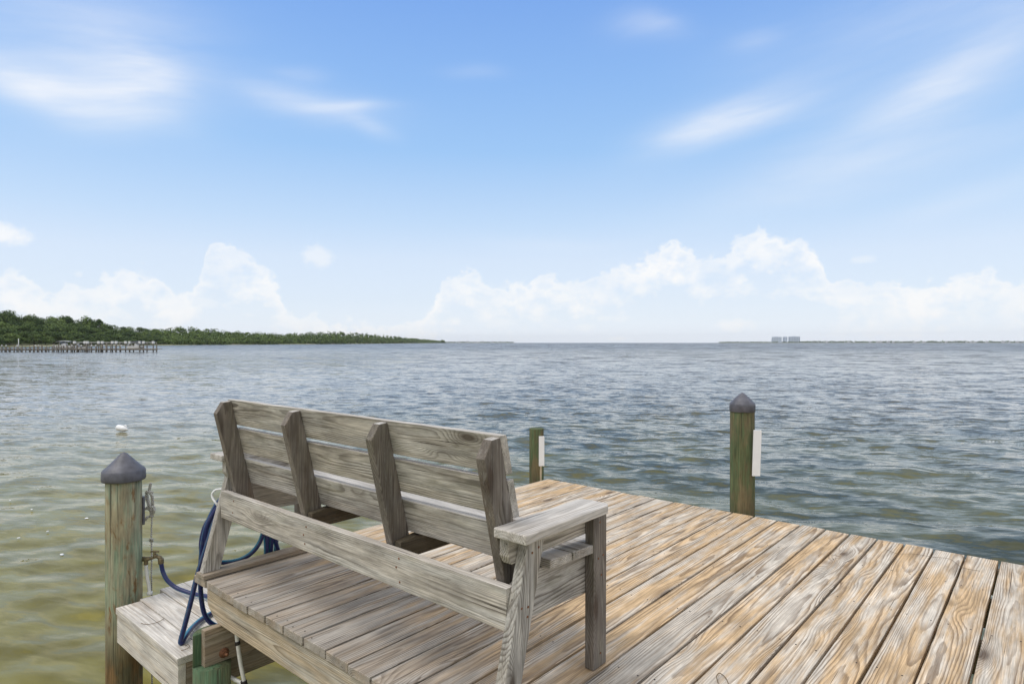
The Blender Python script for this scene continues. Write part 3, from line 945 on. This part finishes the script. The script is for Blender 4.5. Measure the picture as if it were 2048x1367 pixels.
def hull(mb, L, Wd, H, z0):
    st = 12; vs, fs = [], []
    for i in range(st + 1):
        t = i / st; x = -L / 2 + L * t
        wv_ = Wd / 2 * (1 - max(0, (t - .45) / .55) ** 2.2) * (0.93 + .07 * min(1, t * 4)); sh = H * (1 + 0.28 * max(0, t - .3) ** 1.5)
        k = H * 0.5 * max(0, (t - .55) / .45) ** 2
        for yy, zz in ((-wv_, sh), (-wv_ * .88, k + H * .35), (0, k), (wv_ * .88, k + H * .35), (wv_, sh), (wv_ * .82, sh - .03), (-wv_ * .82, sh - .03)):
            vs.append((x, yy, z0 + zz))
    for i in range(st):
        for j in range(7):
            fs.append((i * 7 + j, (i + 1) * 7 + j, (i + 1) * 7 + (j + 1) % 7, i * 7 + (j + 1) % 7))
    fs.append(tuple(range(7))); fs.append(tuple(st * 7 + j for j in range(7))[::-1])
    mb.raw(vs, fs, False)


def boat(px, yy, L, label, top, side, z0):
    b_ = thing('motor_boat', label, 'boat', (ox + math.cos(dang) * dx_(px) - math.sin(dang) * yy, oy + math.sin(dang) * dx_(px) + math.cos(dang) * yy, WATER))
    b_.rotation_euler = (0, 0, dang + (math.pi if side < 0 else 0))
    m_ = MB(); hull(m_, L, 2.2, 0.85, z0); m_.build('hull', M_HULL, b_)
    m_ = MB(); box(m_, -.35, .55, -.5, .5, z0 + .75, z0 + 1.45, .05); m_.build('console', M_HULL, b_)
    m_ = MB(); m_.add_bm(prism_bm([(.3, 0), (.75, 0), (.5, .5), (.2, .5)], 1.5, .01), frame((0, .75, z0 + 1.3), (1, 0, 0), (0, 0, 1), (0, -1, 0))); m_.build('windscreen', M_GLASS, b_)
    m_ = MB(); box(m_, -L / 2 - .35, -L / 2 + .1, -.28, .28, z0 + .5, z0 + 1.35, .08); m_.build('engine', M_GREYC, b_)
    f_ = MB()
    for xx in (-.8, .7):
        for y2 in (-.85, .85):
            v, f = tube([(xx, y2, z0 + .8), (xx * .95, y2, z0 + 1.3), (xx * .9, y2 * .95, z0 + 1.78)], .035, 6); f_.raw(v, f)
    f_.build('canopy_frame', M_GREYC, b_)
    if top:
        c_ = MB(); vs = []; fs = []
        for i in range(7):
            for j in range(5):
                x = -1.5 + 3.0 * i / 6; y = -1 + 2 * j / 4
                vs.append((x, y, z0 + 1.82 + .16 * (1 - (x / 1.5) ** 2) + .08 * (1 - y * y)))
        n0 = len(vs); vs += [(x, y, z - .07) for x, y, z in vs]
        for i in range(6):
            for j in range(4):
                q_ = (i * 5 + j, (i + 1) * 5 + j, (i + 1) * 5 + j + 1, i * 5 + j + 1); fs.append(q_); fs.append(tuple(n0 + k for k in q_[::-1]))
        ring_ = [j for j in range(5)] + [i * 5 + 4 for i in range(1, 7)] + [30 + j for j in (3, 2, 1, 0)] + [i * 5 for i in (5, 4, 3, 2, 1)]
        for k in range(len(ring_)):
            p1, p2 = ring_[k], ring_[(k + 1) % len(ring_)]; fs.append((p1, p2, n0 + p2, n0 + p1))
        c_.raw(vs, fs); c_.build('canopy', top, b_)


boat(118, 2.3, 5.9, 'large white motor boat with a pale grey top raised beside the far dock', M_GREYC, -1, 0.62)
boat(261, 2.1, 3.6, 'white boat with a navy canopy hanging in a lift on the far dock', M_NAVY, 1, 0.55)
j_ = thing('water_scooter', 'small white water scooter parked on the far dock right of the large boat', 'watercraft', (ox + math.cos(dang) * dx_(163) - math.sin(dang) * .2, oy + math.sin(dang) * dx_(163) + math.cos(dang) * .2, WATER + .76))
j_.rotation_euler = (0, 0, dang)
m_ = MB(); hull(m_, 1.5, 0.8, .34, 0.02); m_.build('hull', M_HULL, j_)
m_ = MB(); box(m_, -.6, .25, -.18, .18, .30, .52, .05); m_.build('seat', M_NAVY, j_)
m_ = MB(); v, f = tube([(.3, -.3, .62), (.34, 0, .6), (.3, .3, .62)], .03, 6); m_.raw(v, f); box(m_, .22, .42, -.06, .06, .3, .6, .02); m_.build('handlebar', M_DPOST, j_)
fx_, fy_ = plan(37, 152)
p_ = thing('white_pole', 'thin white pole with a small box at its foot on the far dock', 'pole', (fx_, fy_, WATER + .76))
m_ = MB(); v, f = lathe([(.10, -.1), (.09, 1.0), (.06, 2.45)], 8); m_.raw(v, f); m_.build('mast', M_HULL, p_)
m_ = MB(); box(m_, -.95, -.55, -.2, .2, 0, .62, .03); m_.build('power_box', M_GREYC, p_)

# ---------------------------------------------------------------- the deck
YN, YF = 1.342, 4.308
near = [-3.325, -3.190, -3.040, -2.880, -2.742, -2.590, -2.439, -2.286, -2.126, -1.972, -1.828, -1.678, -1.530, -1.383]
farx = [-3.335, -3.190, -3.043, -2.910, -2.760, -2.587, -2.437, -2.291, -2.136, -1.992, -1.843, -1.693, -1.544, -1.390]
while near[-1] < 3.0:
    near.append(near[-1] + .1458 + rng.uniform(-.003, .003)); farx.append(near[-1] + rng.uniform(-.003, .003))
deck = thing('wooden_deck', 'weathered plank dock deck with tan and grey boards carrying the bench', 'deck', (0, 0, 0))
db = MB(); sc = MB()
for i in range(len(near) - 1):
    hg = min(0.0056, 0.0044 + 0.0002 * max(0, i - 4))
    a0, a1 = near[i] + (hg if i else 0), near[i + 1] - hg * rng.uniform(.7, 1.3)
    b0, b1 = farx[i] + (hg if i else 0), farx[i + 1] - hg * rng.uniform(.7, 1.3)
    yn = YN + rng.uniform(-.006, .006); yf = YF + rng.uniform(-.008, .006)
    n = 14
    poly = [(a0 + (b0 - a0) * k / n + (rng.uniform(-.0012, .0012) if 0 < k < n else 0), yn + (yf - yn) * k / n) for k in range(n + 1)]
    poly += [(a1 + (b1 - a1) * k / n + (rng.uniform(-.0012, .0012) if 0 < k < n else 0), yn + (yf - yn) * k / n) for k in range(n, -1, -1)]
    zt_ = rng.uniform(-.0025, .0015)
    stick(db, poly[::-1], .036, XY(-.038 + zt_), 1, .003, 2)
    for yj in (1.378, 1.98, 2.60, 3.20, 3.75, 4.27):
        for fr in (.2, .8):
            if rng.random() < (.55 if yj < 1.5 else .25): continue
            t = (yj - YN) / (YF - YN)
            xx = (a0 + (b0 - a0) * t) * (1 - fr) + (a1 + (b1 - a1) * t) * fr + rng.uniform(-.008, .008); yy = yj + rng.uniform(-.012, .012)
            v, f = lathe([(.0034, 0), (.0034, .0005)], 7, (xx, yy, -.0015 + zt_)); sc.raw(v, f, False)
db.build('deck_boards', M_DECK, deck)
tag(sc.build('screw_heads', M_IRON, deck), kind='stuff')
a = MB(); stick(a, [(-3.19, -.105), (-3.175, -.128), (-3.12, -.163), (-3.07, -.181), (3.0, -.181), (3.0, -.041), (-3.19, -.041)], .038, XZ(1.352), 0, .003, 2); a.build('rim_joist', M_RIM, deck, 'pale front rim joist under the board ends with a rounded left corner')
a = MB(); stick(a, rect(-3.20, 3.0, -.181, -.041), .038, XZ(4.25), 0); a.build('rim_joist', M_RIM, deck)
a = MB(); stick(a, rect(1.395, 4.24, -.130, -.041), .038, YZ(-3.262), 0); a.build('side_joist', M_BEAM, deck)
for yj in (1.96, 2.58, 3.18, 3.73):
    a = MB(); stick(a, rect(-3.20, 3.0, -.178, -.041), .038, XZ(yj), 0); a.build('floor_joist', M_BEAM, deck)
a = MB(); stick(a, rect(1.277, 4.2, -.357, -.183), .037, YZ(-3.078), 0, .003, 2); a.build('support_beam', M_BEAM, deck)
bo = MB()
v, f = lathe([(.024, 0), (.024, .004)], 16); bo.raw([Vector((-3.041 + q[2], 1.368 + q[0], -.318 + q[1])) for q in v], f)
v, f = lathe([(.014, 0), (.014, .012)], 6); bo.raw([Vector((-3.037 + q[2], 1.368 + q[0], -.318 + q[1])) for q in v], f, False)
v, f = lathe([(.008, 0), (.0075, .022)], 10); bo.raw([Vector((-3.026 + q[2], 1.368 + q[0], -.318 + q[1])) for q in v], f)
bo.build('bolt', M_RUST, deck)
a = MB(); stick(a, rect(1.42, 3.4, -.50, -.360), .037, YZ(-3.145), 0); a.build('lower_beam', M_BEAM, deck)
a = MB(); stick(a, rect(1.336, 1.948, -3.283, -3.194, 6, .001), .022, frame((0, 0, .001), (0, 1, 0), (1, 0, 0), (0, 0, 1)), 0, .003, 2); a.build('curb_board', M_BEAM, deck)

# lower platform
plat = thing('lower_platform', 'small bleached plank platform a step below the deck, between two pilings', 'platform', (-3.7, 1.5, -.35))
pb_ = MB(); T_ = Matrix.Translation((3.7, -1.5, .35))
for y0, y1, xl in ((1.222, 1.352, -4.108), (1.358, 1.490, -4.138), (1.496, 1.636, -4.212), (1.642, 1.782, -4.216)):
    stick(pb_, rect(xl, -3.22 + rng.uniform(-.004, .004), y0, y1, 8, .001), .036, T_ @ XY(-.388 + rng.uniform(-.001, .001)), 0, .004, 2)
pb_.build('platform_boards', M_PLAT, plat)
a = MB(); stick(a, rect(-4.102, -3.226, -.552, -.390), .038, T_ @ XZ(1.228), 0, .003, 2); a.build('front_fascia', M_PLAT, plat)
a = MB(); stick(a, rect(1.268, 1.778, -.552, -.390), .038, T_ @ YZ(-3.264), 0, .003, 2); a.build('end_joist', M_BEAM, plat)
a = MB(); stick(a, rect(1.44, 1.778, -.552, -.390), .038, T_ @ YZ(-4.20), 0, .003, 2); a.build('end_joist', M_BEAM, plat)
a = MB(); stick(a, rect(-4.155, -3.27, -.552, -.390), .038, T_ @ XZ(1.735), 0, .003, 2); a.build('back_fascia', M_BEAM, plat)


# ---------------------------------------------------------------- pilings
def piling(x, y, r, top, mat, label, cap=None, lean=(0, 0), group='round timber pilings around the deck'):
    r_ = thing('timber_piling', label, 'piling', (x, y, -3.2), group)
    m_ = MB(); prof_ = [(r * 1.02, -3.2)] + [(r * (1.02 - .02 * k / 12) * (1 + rng.uniform(-.006, .006)), -3.0 + (top + 3.0) * k / 12) for k in range(12)] + [(r * .985, top - .006), (r * .95, top)]
    v, f = lathe(prof_, 40, (0, 0, 0), 0.010, lean); m_.raw(v, f)
    # separate flat top so the rim stays crisp
    p_ = m_.build('pole', mat, r_); p_.location = (0, 0, 3.2)
    for pl in p_.data.polygons:
        if len(pl.vertices) > 4: pl.use_smooth = False
    if cap:
        c_ = MB(); v, f = lathe(cap, 40, (lean[0] * top, lean[1] * top, 0)); c_.raw(v, f); q_ = c_.build('cap', M_CAP, r_); q_.location = (0, 0, 3.2)
    return r_


piling(-4.256, 1.311, .096, .40, M_PILE1, 'thick weathered grey green piling with a wide cone cap, left of the platform',
       [(.104, .352), (.115, .354), (.118, .362), (.1165, .410), (.111, .420), (.092, .436), (.061, .468), (.034, .497), (.017, .514), (.005, .521), (.001, .522)], (-.006, 0))
pr = piling(-1.663, 4.408, .083, .74, M_PILE2, 'dark olive piling with a pointed grey cap and white strip at the far deck edge',
            [(.085, .698), (.087, .700), (.0875, .745), (.086, .757), (.076, .766), (.052, .792), (.030, .812), (.013, .826), (.002, .832)])
m_ = MB(); stick(m_, [(-.027, 0), (.027, 0), (.031, .318), (-.023, .318)], .016, frame((.114, -.042, 3.2 + .262), (CS * .97, SN * .97, 0), (.02, 0, 1), (-SN, CS, 0)), 1, .002); m_.build('white_strip', M_WHITE, pr)
pf_ = piling(-3.446, 4.30, .0635, .430, M_PILE2, 'short bare olive piling without a cap at the far left deck corner')
m_ = MB(); stick(m_, rect(-.024, .024, .108, .368), .014, frame((.075, -.022, 3.2), (CS, SN, 0), (0, 0, 1), (-SN, CS, 0)), 1, .002); m_.build('white_strip', M_WHITE, pf_)
m_ = MB(); stick(m_, rect(-.017, 0.0, -.25, .11), .014, frame((.075, -.020, 3.2), (CS, SN, 0), (0, 0, 1), (-SN, CS, 0)), 1, .002); m_.build('mounting_stick', M_TAN, pf_)
# notched pile under the beam
r_ = thing('timber_piling', 'green notched piling carrying the bolted beam beside the platform', 'piling', (-3.06, 1.32, -3.2), 'round timber pilings around the deck')
m_ = MB(); v, f = lathe([(.085, -3.2), (.0835, -.3575)], 40, wob=.008); m_.raw(v, f)
xc = -.020; ar = math.acos(xc / .0835)
arc = [(.0835 * math.cos(a_), .0835 * math.sin(a_)) for a_ in [ar + (2 * math.pi - 2 * ar) * k / 24 for k in range(25)]]
m_.add_bm(prism_bm(arc, .152, .004, 2), XY(-.3575 + .0005), None, None, True)
p_ = m_.build('pole', M_PILE3, r_); p_.location = (0, 0, 3.2)

# ---------------------------------------------------------------- the bench
LB = 2.022
bench = thing('wooden_bench', 'grey weathered plank bench with arms facing away towards the water', 'bench', (-1.2522, 1.8917, 0))
bench.rotation_euler = (0, R(.18), R(.56))
ly = lambda z: -.4476 + .2725 * (z - .3)
by = lambda z: -.4154 - .2411 * (z - .5)
ZA = .568
for x0, z0 in ((-.038, 0.0), (-LB, .0165)):
    a = MB(); stick(a, [(0, z0), (.086, z0), (.086, ZA + .006), (0, ZA + .006)], .038, YZ(x0), 1, .0035, 2); a.build('front_post', M_POST, bench)
    a = MB(); stick(a, [(ly(z0), z0), (ly(z0) + .087, z0), (ly(ZA) + .087, ZA + .006), (ly(ZA), ZA + .006)], .038, YZ(x0), 1, .0035, 2); a.build('rear_leg', M_BENCH, bench)
for xa in (-.082, -LB - .050):
    a = MB()
    stick(a, [(xa, -.4515), (xa + .132, -.4515), (xa + .132, .015), (xa + .118, .036), (xa + .095, .041), (xa + .030, .041), (xa + .008, .034), (xa, .012)], .031, XY(ZA + .0065), 1, .006, 3)
    a.build('armrest', M_ARM, bench)
for x0 in (-.0765, -LB + .0385):
    a = MB(); stick(a, [(-.428, ZA + .006), (-.428, .515), (-.412, .488), (.05, .488), (.05, ZA + .006)][::-1], .038, YZ(x0), 0, .003, 2); a.build('arm_support', M_BENCH, bench)
for xr in (-.0817, -.6487, -1.2539, -1.9025):
    a = MB()
    stick(a, [(by(.29), .29), (by(.29) + .088, .29), (by(.884) + .088, .884), (by(.878) + .048, .880), (by(.824), .824)], .038, YZ(xr - .038), 1, .0035, 2)
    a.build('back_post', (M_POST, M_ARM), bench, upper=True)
for zb_, zt_ in ((.7595, .890), (.6121, .7414), (.4504, .5801)):
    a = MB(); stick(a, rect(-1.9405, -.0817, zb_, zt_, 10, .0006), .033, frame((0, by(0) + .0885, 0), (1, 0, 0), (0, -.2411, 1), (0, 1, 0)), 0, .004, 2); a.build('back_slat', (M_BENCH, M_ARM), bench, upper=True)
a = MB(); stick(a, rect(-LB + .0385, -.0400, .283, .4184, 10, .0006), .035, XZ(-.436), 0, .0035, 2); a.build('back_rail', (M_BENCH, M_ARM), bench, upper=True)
sl = -.055
TS = frame((0, 0, .4565 - .030), (1, 0, 0), (0, 1, sl), (0, 0, 1))
for y0, y1, x0, x1 in ((-.262, -.137, -LB, 0), (-.129, -.003, -LB, 0), (.005, .125, -LB + .040, -.040)):
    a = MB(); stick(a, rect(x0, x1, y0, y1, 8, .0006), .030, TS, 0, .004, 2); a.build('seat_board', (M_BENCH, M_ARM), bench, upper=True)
for x0 in (-.0765, -LB + .0385):
    a = MB(); stick(a, [(-.43, .2734 + .43 * .055), (.09, .2734 - .09 * .055), (.09, .424 - .09 * .055), (-.30, .424 + .30 * .055), (-.43, .39)], .0375, YZ(x0), 0, .003, 2); a.build('seat_joist', M_BENCH, bench)
for xr in (-.6487, -1.2539):
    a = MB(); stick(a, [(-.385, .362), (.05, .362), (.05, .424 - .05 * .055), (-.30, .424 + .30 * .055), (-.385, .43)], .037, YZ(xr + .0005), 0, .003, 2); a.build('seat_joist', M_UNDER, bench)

def screw(x, y, z, ax):
    m_ = MB(); v, f = lathe([(.0042, 0), (.0036, .0016)], 8)
    pts_ = [Vector((x + q[2], y + q[0], z + q[1])) if ax == 'x' else Vector((x + q[0], y - q[2], z + q[1])) for q in v]
    m_.raw(pts_, f if ax == 'x' else [t_[::-1] for t_ in f], False); m_.build('screw_head', M_RUST, bench)


for z_, o_ in ((.36, .022), (.355, .055), (.325, .060), (.52, .03), (.53, .06)): screw(.0002, ly(z_) + o_, z_, 'x')
for z_, o_ in ((.40, .03), (.405, .062), (.335, .05), (.53, .04), (.05, .045)): screw(.0002, o_, z_, 'x')
for x_, z_ in ((-.56, .395), (-.575, .36), (-.555, .31), (-1.18, .39), (-1.20, .352), (-1.19, .315), (-1.84, .39), (-1.85, .33)): screw(x_, -.4362, z_, 'y')

# ---------------------------------------------------------------- hose, hook, tap, rope, pipes
def hose_piece(mb, pts, r=.0125, sub=6, closed=False):
    v, f = tube(pts, r, 12, closed, True, sub)
    off = [0]
    mb.s_ = 0
    n0 = len(mb.v)
    mb.raw(v, f, True)
    for i in range(len(v)):
        mb.w[n0 + i] = (i // 12 * .01, ((i % 12) / 12.0 + .25) % 1.0, 0)


hm = MB()
# strand from the tap down on to the platform and under the rim
hose_piece(hm, [at(322, 1124, 3.81), at(326, 1143, 3.81), at(335, 1160, 3.80), at(350, 1173, 3.79), at(368, 1181, 3.77), at(388, 1187, 3.75), at(410, 1191, 3.72), at(432, 1197, 3.68), at(470, 1215, 3.55)])
# long strand from the hook to the platform, doubling back
hose_piece(hm, [at(500, 985, 3.42), at(470, 990, 3.36), at(447, 1003, 3.31), at(430, 1040, 3.28), at(411, 1098, 3.25), at(394, 1152, 3.23), at(381, 1205, 3.20), at(369, 1252, 3.18), at(361.5, 1280, 3.17), at(364, 1284, 3.175),
                at(372, 1270, 3.22), at(385, 1253, 3.32), at(402, 1238, 3.42), at(422, 1226, 3.50), at(445, 1219, 3.55), at(480, 1216, 3.52)])
# outer strand, passing behind the deck edge and curling under the beam
hose_piece(hm, [at(505, 990, 3.44), at(470, 984, 3.38), at(444, 995, 3.33), at(424, 1025, 3.31), at(410, 1062, 3.30), at(403, 1105, 3.30), at(401, 1150, 3.30), at(402, 1190, 3.30), at(408, 1224, 3.30), at(420, 1243, 3.31), at(438, 1252, 3.33), at(470, 1256, 3.40)])
# coil hanging on the hook outside the bench end
cg = random.Random(12)
for i, (pl, pr_, pbm, zx) in enumerate(((414, 522, 1124, 3.38), (409, 534, 1150, 3.40), (417, 541, 1180, 3.42), (421, 549, 1165, 3.45), (412, 528, 1172, 3.39))):
    d = zx
    pts = []
    if i == 0:
        pts = [at(448, 1002, d - .06), at(478, 984, d), at(510, 996, d + .05), at(528, 1040, d + .08), at(523, 1075, d + .07), at(508, 1100, d + .05), at(486, 1116, d + .03), at(460, 1123, d), at(436, 1122, d - .03), at(416, 1105, d - .07), at(412, 1065, d - .08), at(425, 1030, d - .08)]
    else:
        j = cg.uniform(-3, 3)
        pts = [at(448 + j, 1000, d - .05), at(482, 986 + j, d), at(518 + j, 1004, d + .07), at(pr_, 1050, d + .10), at(pr_ + 2 * (i - 2), 1105, d + .10), at(pr_ - 8, pbm - 12, d + .08), at((pl + pr_) / 2, pbm + 6, d), at(pl + 10, pbm - 10, d - .06), at(pl - 6, 1100, d - .06), at(pl, 1055, d - .06), at(430, 1022, d - .06)]
    hose_piece(hm, pts, .0125, 6, True)
# loose strand leaving the coil to the right
hose_piece(hm, [at(530, 1000, 3.5), at(540, 1040, 3.52), at(550, 1080, 3.54), at(562, 1120, 3.56), at(575, 1165, 3.58)])
# piece sagging below the deck
hose_piece(hm, [at(455, 1262, 3.42), at(478, 1300, 3.40), at(505, 1309, 3.40), at(532, 1306, 3.42), at(565, 1285, 3.46)])
hz = thing('garden_hose', 'navy garden hose coiled over a hook at the bench end and run to the tap', 'hose', tuple(at(361, 1285, 3.17)))
ho = hm.build('hose', M_HOSE, hz); ho.location = -hz.location
m_ = MB(); v, f = tube([at(321.5, 1116, 3.81), at(322.2, 1126, 3.81)], .0165, 10); m_.raw(v, f); cf = m_.build('coupling', M_BRASS, hz); cf.location = -hz.location

hk = MB()
v, f = tube([at(446, 977.5, 3.30), at(440, 977.8, 3.30), at(432, 979, 3.295), at(426, 984, 3.29), at(424, 990, 3.29), at(426, 997, 3.285), at(430, 1003, 3.28), at(435, 1010, 3.28)], .0055, 10); hk.raw(v, f)
tag(hk.build('hose_hook', M_WHITE), 'white bent hook holding the hose at the left bench leg', 'hook')

tap = thing('water_tap', 'old brass water tap on a white riser pipe beside the thick piling', 'tap', tuple(at(299, 1187, 3.81)))
tl = tap.location.copy()


def tpart(name, mb, mat):
    o = mb.build(name, mat, tap); o.location = -tl; return o


m_ = MB(); v, f = tube([at(299.5, 1188, 3.81), at(297.5, 1170, 3.81), at(294, 1150, 3.81), at(292, 1128, 3.81)], .0095, 12); m_.raw(v, f)
v, f = tube([at(299.4, 1183, 3.81), at(299.6, 1188, 3.81)], .016, 12); m_.raw(v, f); tpart('riser_pipe', m_, M_PVC)
m_ = MB()
v, f = tube([at(285.5, 1117, 3.82), at(293, 1117, 3.81), at(303, 1115.5, 3.81), at(312, 1113, 3.81), at(319, 1114, 3.81), at(322, 1120, 3.81)], lambda t: .0105 + .003 * math.sin(t * 9), 12); m_.raw(v, f)
v, f = tube([at(284.5, 1117, 3.82), at(288.5, 1117, 3.82)], .0155, 12); m_.raw(v, f)
v, f = tube([at(292, 1117, 3.81), at(292, 1128, 3.81)], .0125, 12); m_.raw(v, f)
v, f = tube([at(310, 1113, 3.81), at(309.5, 1103, 3.81)], .0080, 10); m_.raw(v, f)
v, f = tube([at(311, 1114, 3.81), at(310.6, 1108.5, 3.81)], .0135, 10); m_.raw(v, f)
tpart('valve_body', m_, M_BRASS)
m_ = MB(); v, f = tube([at(301.5, 1102.5, 3.81), at(306, 1101.6, 3.81), at(312, 1101.6, 3.81), at(318, 1102.2, 3.81)], .0052, 8); m_.raw(v, f); tpart('handle', m_, M_BRASS)

rp = thing('mooring_rope', 'frayed grey rope knotted at the thick piling and hanging to the water', 'rope', tuple(at(303, 1190, 3.95)))
rl_ = rp.location.copy()


def rpart(name, mb, mat=M_ROPE):
    o = mb.build(name, mat, rp); o.location = -rl_; return o


DR = 3.92
m_ = MB()
v, f = tube([at(303, 1010, DR), at(303.5, 1035, DR), at(302.6, 1075, DR), at(303.4, 1110, DR), at(302.6, 1150, DR), at(303.4, 1190, DR + .02), at(303.6, 1260, DR + .03), at(304, 1420, DR + .03)], .0047, 8, sub=10); m_.raw(v, f); rpart('hanging_line', m_)
m_ = MB()
v, f = tube([at(297, 985, DR), at(299.3, 976, DR), at(301.5, 965, DR)], .0085, 8); m_.raw(v, f)
for pts, rr in (([(291, 986), (296, 983), (302, 987), (305, 997), (305.5, 1010)], .0085), ([(293, 989), (295, 998), (298, 1008), (302, 1020), (304, 1033)], .0105), ([(290, 1018), (295, 1013.5), (301, 1014), (307, 1013), (308, 1018), (302, 1018.5), (296, 1017)], .0080),
                ([(300, 1006), (305, 1012), (308.5, 1019), (306, 1026), (302, 1030)], .0085), ([(292, 983), (299, 982), (304, 985)], .0085), ([(304, 1030), (299, 1032), (294, 1034), (291.5, 1038)], .0075)):
    v, f = tube([at(x, y, DR - .012 + .012 * math.sin(k * 2.1)) for k, (x, y) in enumerate(pts)], rr, 8); m_.raw(v, f)
rpart('knot', m_)
m_ = MB(); v, f = tube([at(299.5, 1079, DR - .01), at(302, 1077, DR - .012), at(305.5, 1080, DR), at(303, 1082.5, DR + .01), at(300, 1080.5, DR)], .0068, 8); m_.raw(v, f); rpart('knot', m_)
m_ = MB()
for k in range(5):
    v, f = tube([at(292.5, 1036, DR), at(290 + k * .5, 1037.5 + k * .8, DR), at(288.5 + k * 1.3, 1040 + (k % 2) * 2, DR)], .0014, 5); m_.raw(v, f)
rpart('frayed_end', m_)
m_ = MB(); v, f = tube([at(285, 1000, 3.86), at(291, 997, 3.90), at(297, 996, DR)], .006, 8); m_.raw(v, f); rpart('tie_loop', m_)
cl = MB()
box(cl, -.008, .007, -.022, .022, -.085, .085, .004, Matrix.Translation((-4.226, 1.409, .155)) @ Matrix.Rotation(R(73), 4, 'Z'))
tag(cl.build('rope_cleat', M_CAP), 'narrow dark plate fixed on the right side of the thick piling', 'plate')

pp = thing('drain_pipe', 'white plastic pipe with a black joint hanging under the deck rim', 'pipe', tuple(at(490, 1368, 3.0)))
pl_ = pp.location.copy()
m_ = MB(); v, f = tube([at(473, 1262, 3.00), at(475, 1284, 3.00), at(481, 1325, 3.00), at(489, 1366, 3.00), at(491, 1380, 3.00)], .0095, 12); m_.raw(v, f); o_ = m_.build('upright_pipe', M_PVC, pp); o_.location = -pl_
m_ = MB(); v, f = tube([at(474.6, 1281, 3.00), at(475.6, 1288, 3.00)], .0125, 12); m_.raw(v, f); v, f = tube([at(487, 1360, 3.00), at(489.6, 1370, 3.00)], .0145, 12); m_.raw(v, f); o_ = m_.build('joint', M_IRON, pp); o_.location = -pl_
m_ = MB(); v, f = tube([at(452, 1349, 3.04), at(468, 1357, 3.02), at(489, 1368, 3.00)], .0095, 12); m_.raw(v, f); o_ = m_.build('cross_pipe', M_PVC, pp); o_.location = -pl_

# ---------------------------------------------------------------- small things
jx, jy = plan(245, 15.7)
jug = thing('floating_jug', 'white plastic jug floating on its side on the water at left', 'jug', (jx, jy, WATER + .045))
jug.rotation_euler = (R(4), R(8), YAW - R(12))
m_ = MB(); v, f = lathe([(.02, -.15), (.068, -.148), (.075, -.135), (.075, .03), (.070, .06), (.040, .12), (.022, .14), (.022, .16), (.005, .161)], 20)
m_.raw([(q[2], q[0], q[1] + .03) for q in v], f); m_.build('bottle', M_WHITE, jug)
m_ = MB(); v, f = tube([(.045, 0, .10), (.07, 0, .125), (.11, 0, .105), (.125, 0, .06)], .012, 8); m_.raw(v, f); m_.build('handle', M_WHITE, jug)


def ground(px, py, z=0.0):
    d = (CAM_H - z) * FOC / (py - 684.7)
    x, y = plan(px, d); return Vector((x, y, z))


def twig(label, pts, z, r=.0016):
    m_ = MB(); v, f = tube([ground(a_, b_, z + .004 + .003 * (k % 2)) for k, (a_, b_) in enumerate(pts)], r, 6, sub=5); m_.raw(v, f)
    tag(m_.build('dry_twig', M_TWIG), label, 'twig')


twig('thin curved dry twig lying on the front boards of the lower platform', [(282, 1245), (292, 1247.5), (305, 1246), (318, 1242), (328, 1236)], -.350)
twig('looped dry twig lying on the deck boards near the bottom of the photo', [(1436, 1364), (1433, 1352), (1438, 1345), (1446, 1349), (1453, 1357), (1457, 1367)], 0)
twig('curled dry stem lying at the platform corner beside the hose end', [(362, 1300), (372, 1297), (379, 1292), (376, 1288), (370, 1291)], -.350)
twig('crooked dry twig across the deck boards at the far right', [(1770, 1097), (1795, 1106), (1830, 1107), (1865, 1113), (1900, 1117), (1925, 1134), (1960, 1141)], 0, .0011)

for px_, py_, r_ in ((77, 978, .016), (173, 1036, .022), (124, 1108, .020), (63, 1018, .014), (37, 1075, .013), (240, 1004, .014), (20, 1000, .012), (150, 1012, .012), (95, 1062, .012)):
    c_ = ground(px_, py_, WATER + .012)
    vs = [(r_ * (1.5 if k % 3 == 0 else .9) * math.cos(k * .785), r_ * rng.uniform(.6, 1.1) * math.sin(k * .785), 0.0) for k in range(8)]
    vs += [(x * .8, y * .8, .006) for x, y, z in vs]
    m_ = MB(); m_.raw(vs, [tuple(range(8))[::-1], tuple(range(8, 16))] + [(k, (k + 1) % 8, 8 + (k + 1) % 8, 8 + k) for k in range(8)], False)
    o_ = m_.build('foam_fleck', M_WHITE); o_.location = c_; o_.rotation_euler = (0, 0, rng.uniform(0, 6))
    tag(o_, 'tiny pale fleck floating on the olive shallows left of the thick piling', 'foam', 'pale flecks on the shallow water')

# ---------------------------------------------------------------- marine haze
hm_ = bpy.data.materials.new('marine_haze'); hm_.use_nodes = True
ht = hm_.node_tree; ht.nodes.clear()
ho_ = ht.nodes.new('ShaderNodeOutputMaterial'); hp = ht.nodes.new('ShaderNodeVolumePrincipled')
hp.inputs['Color'].default_value = (0.96, 0.98, 1.0, 1); hp.inputs['Density'].default_value = 0.00006; hp.inputs['Anisotropy'].default_value = 0.2
ht.links.new(hp.outputs[0], ho_.inputs['Volume'])
hm_.cycles.volume_sampling = 'DISTANCE'; hm_.cycles.homogeneous_volume = True
hb = MB(); box(hb, -5800, 5800, -5800, 5800, -5.0, 75.0)
tag(hb.build('haze', hm_), kind='stuff')
